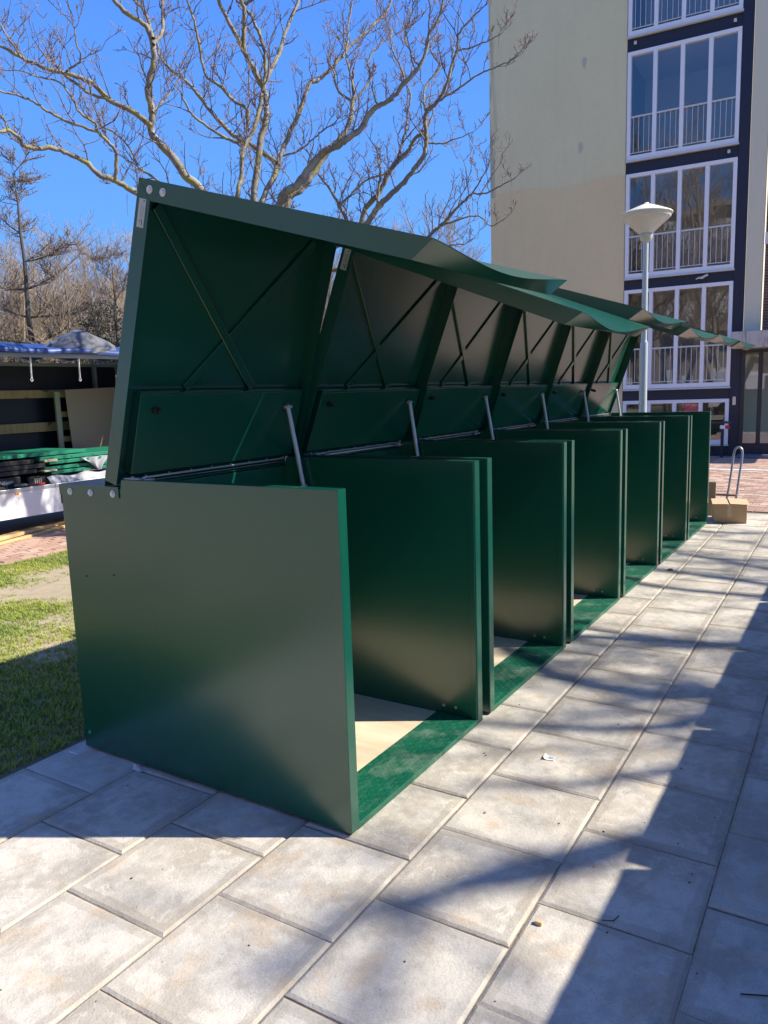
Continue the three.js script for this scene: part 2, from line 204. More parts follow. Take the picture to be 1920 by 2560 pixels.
// ------------------------------------------------------------------ apartment building behind the row
{
  const b = thing('apartment_building', 'beige apartment block with white framed stair windows in dark blue cladding', 'building', [-1.218, 0, -17.28], 3.187 * RAD);
  const TOP = 15;
  const wallT = tex(512, 1024, (u, v) => { // repainted lower half with its own edge; weathered plaster above
    const s = -5.79 + u * 3.4, y = v * TOP, edge = 6.68 + 0.06 * Math.sin(s * 2.1) - 0.02 * (s + 4) ** 2 + 0.05 * (noise(s * 4, y, 301) - 0.5);
    const n = fbm(s * 1.5, y * 0.8, 302, 4), f = fbm(u * 60, v * 240, 303, 2), st = fbm(s * 5, y * 0.35, 304, 4);
    let c = mix3([0.76, 0.685, 0.41], [0.78, 0.625, 0.345], 1 - sstep(edge - 0.05, edge + 0.05, y));
    c = mix3(c, [0.66, 0.60, 0.37], 0.18 * sstep(0.45, 0.7, st)); const g = 0.93 + 0.1 * n + 0.05 * (f - 0.5); c = [c[0] * g, c[1] * g, c[2] * g];
    if (y > 6.6) c = mix3(c, [0.3, 0.3, 0.24], 0.6 * (1 - sstep(0.02, 0.16 + 0.2 * fbm(s, y * 1.4, 306, 3), s + 5.79)) * sstep(0.4, 0.6, fbm(u * 40, y * 1.2, 305, 3)));
    for (const [a, h] of [[-3.38, 9.35], [-3.46, 7.45]]) { const d = Math.hypot((s - a) / 0.06, (y - h) / 0.13) + 0.5 * (noise(s * 30, y * 30, 307) - 0.5); c = mix3(c, [0.36, 0.35, 0.30], 0.55 * (1 - sstep(0.6, 1.2, d))); }
    return c;
  });
  const wm = std(1, 1, 1, 0.9, 0, { map: wallT });
  const wg = bx(-5.79, -2.39, 0, TOP, -0.35, 0); { const p = wg.attributes.position, uv = wg.attributes.uv; for (let i = 0; i < p.count; i++) uv.setXY(i, (p.getX(i) + 5.79) / 3.4, p.getY(i) / TOP); }
  part('wall', wg, wm, b);
  part('side_wall', bx(-5.78, -5.45, 0, TOP - 0.01, -9.5, -0.35), std(0.42, 0.41, 0.35, 0.9), b);
  part('roof', bx(-5.9, 0.4, TOP, TOP + 0.2, -9.6, 0.1), M.concrete, b);
  part('rear_wall', bx(-5.4, 0.2, 0, TOP - 0.01, -9.5, -9.2), std(0.42, 0.41, 0.35, 0.9), b);
  part('end_wall', bx(0.02, 0.262, 0, TOP - 0.01, -9.5, -0.16), std(0.62, 0.55, 0.42, 0.9), b);
  const room = std(0.36, 0.36, 0.36, 0.9);
  part('stair_wall', bx(-2.39, 0.02, 0, TOP - 0.01, -2.3, -2.2), room, b);
  const WIN = [[12.35, 14.7], [9.66, 12.04], [6.95, 9.33], [4.26, 6.65], [1.62, 3.99], [0.28, 1.34]];
  const glass = phy(0.9, 0.93, 0.95, { transmission: 1, thickness: 0, roughness: 0.012, ior: 2.25 });
  const bands = []; let prev = TOP - 0.01;
  for (const [y0, y1] of WIN) { bands.push(bx(-2.385, 0.045, y1, prev, -0.16, -0.015)); prev = y0 - 0.045; part('floor_slab', bx(-2.38, 0.02, y1 + 0.05, y1 + 0.2, -2.2, -0.17), room, b); }
  bands.push(bx(-2.385, 0.045, 0.0, prev, -0.16, -0.015));
  bands.push(bx(0.05, 0.27, 0, TOP - 0.02, -0.155, 0.012));
  part('cladding', merge(bands), M.navy, b);
  WIN.forEach(([y0, y1], wi) => {
    const f = [], L = -2.372, R = 0.044, t = 0.085, m = [-1.755, -1.165, -0.575];
    f.push(bx(L, R, y1 - t, y1 - 0.002, -0.1, 0.03, 0.006), bx(L, R, y0, y0 + t + 0.02, -0.1, 0.03, 0.006), bx(L, L + t, y0 + t + 0.02, y1 - t, -0.1, 0.03, 0.006), bx(R - t, R, y0 + t + 0.02, y1 - t, -0.1, 0.03, 0.006));
    for (const x of m) f.push(bx(x - 0.045, x + 0.045, y0 + t + 0.02, y1 - t, -0.1, 0.027, 0.006));
    const w = part('window', merge(f), M.frame, b);
    part('sill', bx(L - 0.01, R + 0.02, y0 - 0.04, y0 - 0.003, -0.1, 0.07, 0.006), std(0.62, 0.63, 0.6, 0.7), w);
    const ed = [L + t, ...m.flatMap((x) => [x - 0.045, x + 0.045]), R - t];
    for (let k = 0; k < 4; k++) { const x0 = ed[k * 2], x1 = ed[k * 2 + 1]; part('pane', new THREE.PlaneGeometry(x1 - x0, y1 - y0 - 2 * t - 0.02).rotateY(rr(-0.006, 0.006)).rotateX(rr(-0.004, 0.004)).translate((x0 + x1) / 2, (y0 + y1) / 2 + 0.01, -0.03), glass, w); }
    if (wi < 5) for (let k = 0; k < 4; k++) {
      const x0 = ed[k * 2] + 0.002, x1 = ed[k * 2 + 1] - 0.002, bars = [bx(x0, x1, y0 + 0.94, y0 + 0.975, -0.018, 0.014), bx(x0, x1, y0 + 0.15, y0 + 0.168, -0.012, 0.008)];
      for (let q = 0; q < 4; q++) { const x = x0 + (x1 - x0) * (q + 0.5 + 0.1) / 4.2; bars.push(bx(x - 0.0065, x + 0.0065, y0 + 0.168, y0 + 0.94, -0.008, 0.005)); }
      part('railing', merge(bars), std(0.6, 0.62, 0.62, 0.5), w);
    }
  });
  // small fittings on the cladding
  part('doorbell', bx(0.115, 0.185, 1.19, 1.38, 0.012, 0.035, 0.006), std(0.72, 0.66, 0.5, 0.5), b);
  for (const [x, y] of [[-0.1, 9.47], [-0.14, 6.79], [-2.2, 9.5]]) part('spotlight', cyl([x, y - 0.03, 0.03], [x, y + 0.03, 0.06], 0.035, 0.03, 10), std(0.6, 0.58, 0.5, 0.6), b);
  { const t = new Tubes(); t.add([V(-0.75, 4.1, 0.0), V(-0.7, 4.12, 0.05), V(-0.62, 4.11, 0.05), V(-0.55, 4.15, 0.05), V(-0.5, 4.17, 0.03)], [0.015, 0.02, 0.035, 0.028, 0.03], 8, 0.6); part('wall_camera', t.geo(), std(0.6, 0.6, 0.58, 0.6), b); }
  // entrance: slab canopy, glazed door, pillar that stands proud of the corner
  part('pillar', bx(0.285, 0.63, 2.84, TOP - 0.02, -0.2, 0.016, 0.004), std(0.66, 0.62, 0.46, 0.9), b);
  part('canopy', boxUV(bx(0.085, 3.2, 2.46, 2.825, -1.2, 0.5, 0.012)), std(1, 1, 1, 0.9, 0, { map: tex(256, 256, (u, v) => mix3([0.5, 0.47, 0.45], [0.3, 0.28, 0.26], sstep(0.45, 0.75, fbm(u * 26, v * 5, 311, 4)))) }), b);
  const door = part('door', merge([bx(0.275, 0.35, 0, 2.44, -0.1, 0.05), bx(0.35, 1.9, 2.36, 2.44, -0.1, 0.05), bx(0.35, 1.9, 0, 0.3, -0.1, 0.05), bx(0.63, 0.72, 0.3, 2.36, -0.1, 0.04), bx(1.9, 1.98, 0, 2.44, -0.1, 0.05)]), std(0.02, 0.022, 0.03, 0.5), b);
  part('pane', new THREE.PlaneGeometry(0.28, 2.06).translate(0.49, 1.33, -0.02), glass, door); part('pane', new THREE.PlaneGeometry(1.18, 2.06).translate(1.31, 1.33, -0.02), glass, door);
  part('hall_wall', bx(0.262, 3.2, 0, 2.46, -1.2, -1.1), room, b);
  part('door_step', bx(0.27, 3.2, -0.02, 0.06, 0.05, 0.6, 0.008), std(0.12, 0.13, 0.17, 0.8), b);
}
{ // brick wing set back beyond the corner
  const w = thing('brick_wing', 'brown brick wall with pale bands seen past the right pillar of the beige block', 'building', [-0.55, 0, -17.31], 3.187 * RAD);
  const bt = canvasTex(256, 256, (c) => { c.fillStyle = '#8a7f78'; c.fillRect(0, 0, 256, 256); for (let r = 0; r < 32; r++) for (let q = 0; q < 9; q++) { const k = hash(q, r, 5); c.fillStyle = `rgb(${88 + k * 30 | 0},${66 + k * 22 | 0},${54 + k * 18 | 0})`; c.fillRect(q * 32 - (r % 2) * 16 + 1, r * 8 + 1, 30, 6.4); } });
  bt.wrapS = bt.wrapT = THREE.RepeatWrapping;
  part('wall', boxUV(bx(0, 1.7, 2.86, 13, -0.3, 0), 0.5), std(1, 1, 1, 0.9, 0, { map: bt }), w);
  for (const y of [4.71, 7.4, 10.1]) part('band', bx(-0.01, 1.71, y, y + 0.26, -0.2, 0.04, 0.01), std(0.66, 0.66, 0.66, 0.8), w);
}
// ------------------------------------------------------------------ street lamp
{
  const l = thing('street_lamp', 'pale street lamp with a conical head on a grey pole before the windows', 'street lamp', [-1.07, 0, -8.83]);
  part('pole', merge([cyl([0, 0, 0], [0, 2.3, 0], 0.055, 0.052, 20), cyl([0, 2.3, 0], [0, 3.66, 0], 0.04, 0.036, 18), cyl([0, 2.26, 0], [0, 2.33, 0], 0.053, 0.04, 18)]), std(0.5, 0.54, 0.53, 0.42, 0.25), l);
  part('collar', new THREE.LatheGeometry([[0.036, 3.63], [0.075, 3.66], [0.088, 3.72], [0.08, 3.74], [0, 3.74]].map((p) => new THREE.Vector2(...p)), 24), std(0.55, 0.53, 0.42, 0.6), l);
  part('lamp_shade', new THREE.LatheGeometry([[0.085, 3.74], [0.2, 3.84], [0.305, 3.93], [0.318, 3.945], [0.318, 3.985]].map((p) => new THREE.Vector2(...p)), 40), phy(0.86, 0.84, 0.79, { transmission: 0.45, thickness: 0, roughness: 0.35, side: THREE.DoubleSide }), l);
  part('lamp', cyl([0, 3.74, 0], [0, 3.92, 0], 0.045, 0.045, 14), std(0.8, 0.8, 0.76, 0.5), l);
  part('cap', new THREE.LatheGeometry([[0.3, 3.982], [0.338, 3.98], [0.342, 3.995], [0.33, 4.006], [0.2, 4.062], [0.06, 4.116], [0.03, 4.122], [0.028, 4.14], [0, 4.143]].map((p) => new THREE.Vector2(...p)), 40), std(0.74, 0.71, 0.6, 0.55), l);
}
// ------------------------------------------------------------------ bicycle lockers
const BOLT = merge([new THREE.CylinderGeometry(0.0165, 0.0165, 0.003, 18).rotateX(Math.PI / 2).translate(0, 0, 0.0015), new THREE.CylinderGeometry(0.0105, 0.0115, 0.007, 6).rotateX(Math.PI / 2).translate(0, 0, 0.006)]);
const LOZ = new THREE.SphereGeometry(1, 6, 3, 0, Math.PI * 2, 0, Math.PI / 2).scale(0.0125, 0.0016, 0.0032);
const stickerT = canvasTex(64, 256, (c) => { c.fillStyle = '#b4b8b4'; c.fillRect(0, 0, 64, 256); c.fillStyle = '#5b615e'; c.save(); c.translate(64, 0); c.rotate(Math.PI / 2); for (let k = 0; k < 3; k++) { let x = 60; while (x < 170) { const w = 3 + hash(x, k, 3) * 9; c.fillRect(x, 14 + k * 11, w, 3); x += w + 3; } } c.fillRect(182, 16, 52, 9); c.fillRect(186, 34, 26, 7); c.fillRect(10, 12, 12, 12); c.fillRect(28, 14, 6, 10); c.restore(); });
const CLOSED = 0;
function locker(theta, label, o = {}) {
  const L = thing('bicycle_locker', label, 'bike locker', o.pos ?? [0, 0, 0], o.turn ?? 0, o.group);
  const D = 1.635, HT = 1.38, PZ = 1.215, T = 0.055;
  const prof = [[-D, 0.012], [0, 0.012], [0, HT], [-1.195, HT], [-1.205, 1.338], [-D, 1.338]];
  for (const [a, c] of [[0, -T], [-PZ + T, -PZ]]) {
    const sp = part('side_panel', prism(prof, a, c, 0.003), M.paint, L);
    if (a === 0 && o.marks) { // small paint chips and holes on the near panel
      part('plug', cyl([-1.592, 0.093, 0.0005], [-1.592, 0.093, 0.003], 0.011, 0.01, 14), std(0.03, 0.34, 0.2, 0.4), sp);
      for (const [x, y] of [[-1.50, 0.905], [-1.30, 0.93]]) part('hole', cyl([x, y, 0.0002], [x, y, 0.0012], 0.005, 0.005, 10), M.black, sp);
    }
    if (a !== 0) { // the inner face of the far panel: a folded front lip and two bolts near the floor
      part('lip', bx(-0.038, -0.006, 0.02, HT - 0.006, -PZ + T + 0.0005, -PZ + T + 0.006, 0.002), M.paint, sp);
      for (const x of [-0.2, -0.13]) { const q = part('bolt', BOLT, M.galv, sp); q.position.set(x, 0.075, -PZ + T); q.scale.setScalar(0.5); }
    }
  }
  part('back_panel', bx(-D, -D + 0.03, 0.02, 1.336, -PZ + T, -T), M.paint, L);
  part('rear_rail', bx(-1.222, -1.206, 1.225, 1.334, -PZ + T + 0.001, -T - 0.001, 0.003), M.paint, L);
  const cap = part('back_cap', merge([bx(-D - 0.006, -1.212, 1.341, 1.3455, -PZ - 0.005, 0.0055), bx(-D - 0.006, -1.213, 1.296, 1.341, 0.0015, 0.0055), bx(-D - 0.006, -1.213, 1.296, 1.341, -PZ - 0.005, -PZ - 0.001), bx(-D - 0.006, -D - 0.002, 1.25, 1.341, -PZ - 0.001, 0.0015)]), M.paint, L);
  for (const x of [-1.557, -1.407, -1.25]) { const q = part('bolt', BOLT, M.washer, cap); q.position.set(x, 1.3135, 0.0055); q.rotation.z = x * 9; }
  part('floor_board', boxUV(bx(-D + 0.03, -0.247, 0.008, 0.03, -PZ + T + 0.001, -T - 0.001)), M.ply, L);
  const tp = part('tread_plate', boxUV(bx(-0.247, -0.002, 0.006, 0.032, -PZ + T + 0.0012, -T - 0.0012, 0.002)), M.tread, L);
  if (!o.closed) {
    const lz = []; for (let i = 0; i < 9; i++) for (let k = 0; k < 40; k++) { const g = LOZ.clone().rotateY(((i + k) % 2 ? 1 : -1) * Math.PI / 4); lz.push(g.translate(-0.232 + i * 0.0268, 0.0318, -0.075 - k * 0.0272)); }
    stuff(part('tread_studs', boxUV(merge(lz)), M.tread, tp));
    part('hinge_plate', merge([bx(-1.19, -1.09, 1.381, 1.386, -0.05, -0.012), bx(-1.06, -1.03, 1.381, 1.385, -0.05, -0.02), cyl([-1.15, 1.386, -0.03], [-1.15, 1.392, -0.03], 0.007, 0.006, 8), cyl([-1.09, 1.386, -0.045], [-1.09, 1.392, -0.045], 0.007, 0.006, 8)]), M.galv, L);
  }
  // the lid: roof and front flap in one folded shell, hinged at the back; built closed along +x, then swung up
  const lid = group('lid', L); lid.position.set(-1.24, 1.36, 0); lid.rotation.z = theta - Math.PI / 2;
  const Z0 = 0.008, Z1 = o.z1 ?? -1.255, R = 0.003, V0 = -0.058, V1 = 1.345, U1 = 1.3, sagA = o.sag ?? 0.045;
  const skin = (dx, dy) => sheet(16, 20, (u, v) => { const x = V0 + (V1 - V0) * u, s = Math.sin(Math.PI * v), e = sagA * Math.pow(s, 1.3) * sstep(0.1, 1, u) * (0.35 + 0.65 * u); return [x + dx, U1 - e + dy, Z0 - 0.004 + (Z1 - Z0 + 0.008) * v]; });
  part('front_flap', merge([skin(0, 0), skin(0, -R)]), M.paint, lid);
  part('roof_skin', bx(V0, V0 + R, o.closed ? 0 : -0.031, U1 - R, Z1 + 0.001, Z0 - 0.001), M.paintIn, lid);
  for (const z of [Z0, Z1]) {
    const a = z === Z0 ? z : z, c = z === Z0 ? z - R : z + R, near = z === Z0;
    const f1 = part('side_flange', prism([[V0, 0], [0.022, 0], [0.022, 1.2195], [V0, 1.2985]], a, c), M.paint, lid);
    const f2 = part('flap_flange', prism([[V0 + 0.0015, 1.3], [0.0235, 1.22], [1.281, 1.22], [V1, 1.3]], a, c), M.paint, lid);
    if (near) {
      for (const [x, y] of [[0.014 - 0.004, 1.262], [0.087, 1.262]]) { const q = part('bolt', BOLT, M.washer, f2); q.position.set(x + 0.004, y, Z0); }
      if (o.sticker) part('sticker', new THREE.PlaneGeometry(0.042, 0.112).translate(-0.019, 1.167, Z0 + 0.0008), std(1, 1, 1, 0.5, 0, { map: stickerT }), f1);
    }
  }
  part('flap_lip', sheet(1, 20, (u, v) => { const s = Math.sin(Math.PI * v), e = sagA * Math.pow(s, 1.3); return [V1 - 0.064 * u, U1 - e * (1 - u) - 0.08 * u, Z0 - 0.004 + (Z1 - Z0 + 0.008) * v]; }), M.paint, lid);
  if (!o.closed) {
    const X0 = V0 + R + 0.0005;
    const bar = (u0, z0, u1, z1, h) => { const A = V(X0, u0, z0), B = V(X0, u1, z1), len = A.distanceTo(B), g = bx(0, h, -len / 2, len / 2, -0.024, 0.024, 0.004); g.rotateX(Math.atan2(B.z - A.z, B.y - A.y)); return g.translate(X0, (u0 + u1) / 2, (z0 + z1) / 2); };
    const rivets = (u0, z0, u1, z1, h) => Array.from({ length: 7 }, (_, k) => { const t = (k + 0.7) / 7.4; return new THREE.CylinderGeometry(0.0035, 0.0045, 0.004, 8).rotateZ(-Math.PI / 2).translate(X0 + h + 0.001, u0 + (u1 - u0) * t, z0 + (z1 - z0) * t); });
    for (const [a, h] of [[[1.21, -0.085, 0.42, -0.868], 0.016], [[1.21, -1.175, 0.42, -0.392], 0.012]]) { const br = part('brace', bar(...a, h), M.paintIn, lid); stuff(part('rivets', merge(rivets(...a, h)), M.paintIn, br)); }
    part('inner_panel', merge([bx(X0, X0 + 0.05, 0.03, 0.408, Z1 + 0.018, Z0 - 0.1, 0.004), bx(X0 + 0.02, X0 + 0.052, 0.408, 0.418, Z1 + 0.018, Z0 - 0.1, 0.002)]), M.paintIn, lid);
    const hs = part('hinge_strip', bx(0.0, 0.007, 0.008, 0.018, -1.19, -0.155, 0.002), M.alu, lid);
    stuff(part('screws', merge(Array.from({ length: 8 }, (_, k) => cyl([0.008, 0.02, -0.17 - k * 0.143], [0.008, 0.026, -0.17 - k * 0.143], 0.005, 0.005, 6))), M.galv, hs));
    part('latch', merge([bx(-0.006, 0.018, 0.322, 0.35, -0.2, -0.165, 0.004), cyl([0.018, 0.336, -0.182], [0.03, 0.336, -0.182], 0.012, 0.012, 10)]), M.black, lid);
    // far corner gusset where the shell folds
    part('corner_gusset', prism([[V0 + 0.004, 1.18], [V0 + 0.004, 1.295], [0.06, 1.295]], Z1 + 0.004, Z1 + 0.007), M.paintIn, lid);
    // gas strut from the lid down to the far panel
    const ph = theta - Math.PI / 2, w = (x, y) => [-1.24 + x * Math.cos(ph) - y * Math.sin(ph), 1.36 + x * Math.sin(ph) + y * Math.cos(ph)];
    const [tx, ty] = w(0.012, 0.325), zt = -1.128, bxs = -1.03, bys = 1.12, at = (t) => [tx + (bxs - tx) * t, ty + (bys - ty) * t, zt];
    const st = part('gas_strut', cyl(at(0), at(0.84), 0.0125, 0.0125, 16), M.strut, L);
    part('strut_cylinder', merge([cyl(at(0.8), at(1.0), 0.021, 0.021, 6)]), M.galv, st);
    part('strut_joint', merge([cyl([tx, ty, zt - 0.03], [tx, ty, zt + 0.03], 0.009, 0.009, 10), new THREE.SphereGeometry(0.017, 12, 8).translate(tx, ty, zt)]), M.galv, st);
  }
  return L;
}
const ROW = 'bicycle lockers standing open in one row';
[[73.0, 'nearest dark green bicycle locker, wide open lid with white sticker on its edge', 0.046, -1.28],
 [68.1, 'second dark green locker from the viewer, its lid hanging lower than its neighbours', 0.06, -1.28],
 [71.9, 'third dark green locker in the row, its raised flap passing before the lamp pole', 0.05, -1.28],
 [70.3, 'fourth dark green locker, between the third and fifth of the open row', 0.05, -1.28],
 [70.7, 'fifth dark green locker, last but one in the open row', 0.05, -1.28],
 [70.4, 'farthest dark green locker, beside the cardboard box, sun on its inner lid', 0.04, -1.2]].forEach(([t, label, sag, z1], k) => locker(t * RAD, label, { pos: [0, 0, -k * 1.3109], sag, z1, sticker: k < 2, marks: k === 0, group: ROW }));
// the facing row, closed, whose shade lies along the right of the pavement
{
  const first = locker(CLOSED, 'closed green bicycle locker of the facing row, outside the picture on the right', { pos: [2.406, 0, 1.55], turn: Math.PI, closed: true, sag: 0, group: 'closed lockers of the facing row' });
  for (let k = -1; k < 9; k++) if (k) clone(first, 'closed green bicycle locker of the facing row, outside the picture on the right', [2.406, 0, 1.55 - k * 1.3109], Math.PI);
}
// ------------------------------------------------------------------ trees
const barkT = tex(256, 256, (u, v) => { const r = fbm(u * 6, v * 22, 401, 4), l = fbm(u * 5, v * 5, 402, 4), m = fbm(u * 9 + 4, v * 7, 403, 4); let c = mix3([0.13, 0.112, 0.09], [0.33, 0.30, 0.25], r); c = mix3(c, [0.40, 0.40, 0.33], 0.6 * sstep(0.55, 0.7, l)); return mix3(c, [0.33, 0.28, 0.08], 0.75 * sstep(0.54, 0.70, m)); });
const barkB = tex(256, 256, (u, v) => { const r = fbm(u * 8, v * 26, 401, 4); return [r, r, r]; }, false);
const bark = std(1, 1, 1, 0.9, 0, { map: barkT, bumpMap: barkB, bumpScale: 0.006 });
const twigM = std(0.20, 0.155, 0.15, 0.85), twigTip = std(0.27, 0.215, 0.20, 0.85);
function twig(t, tips, p, d, r, len, depth, up) { // one zigzag shoot with side shoots
  const n = depth > 1 ? 5 : depth === 1 ? 4 : 2, pts = [p.clone()], rad = [r], dir = d.clone();
  for (let k = 1; k <= n; k++) {
    dir.add(V(rr(-0.42, 0.42), rr(-0.3, 0.42) + up * 0.12, rr(-0.42, 0.42))).normalize();
    pts.push(pts[k - 1].clone().addScaledVector(dir, len / n * rr(0.8, 1.2))); rad.push(Math.max(0.0034, r * (1 - 0.62 * k / n)));
    if (depth > 0) { const q = rnd() < 0.8 ? (rnd() < 0.2 ? 2 : 1) : 0; for (let s = 0; s < q; s++) { const sd = dir.clone().multiplyScalar(0.5).add(V(rr(-1, 1), rr(-0.4, 0.9), rr(-1, 1))).normalize(); twig(t, tips, pts[k], sd, Math.max(0.0034, rad[k] * 0.75), len * rr(0.28, 0.5), depth - 1, up); } }
  }
  (depth === 0 ? tips : t).add(pts, rad, 3);
}
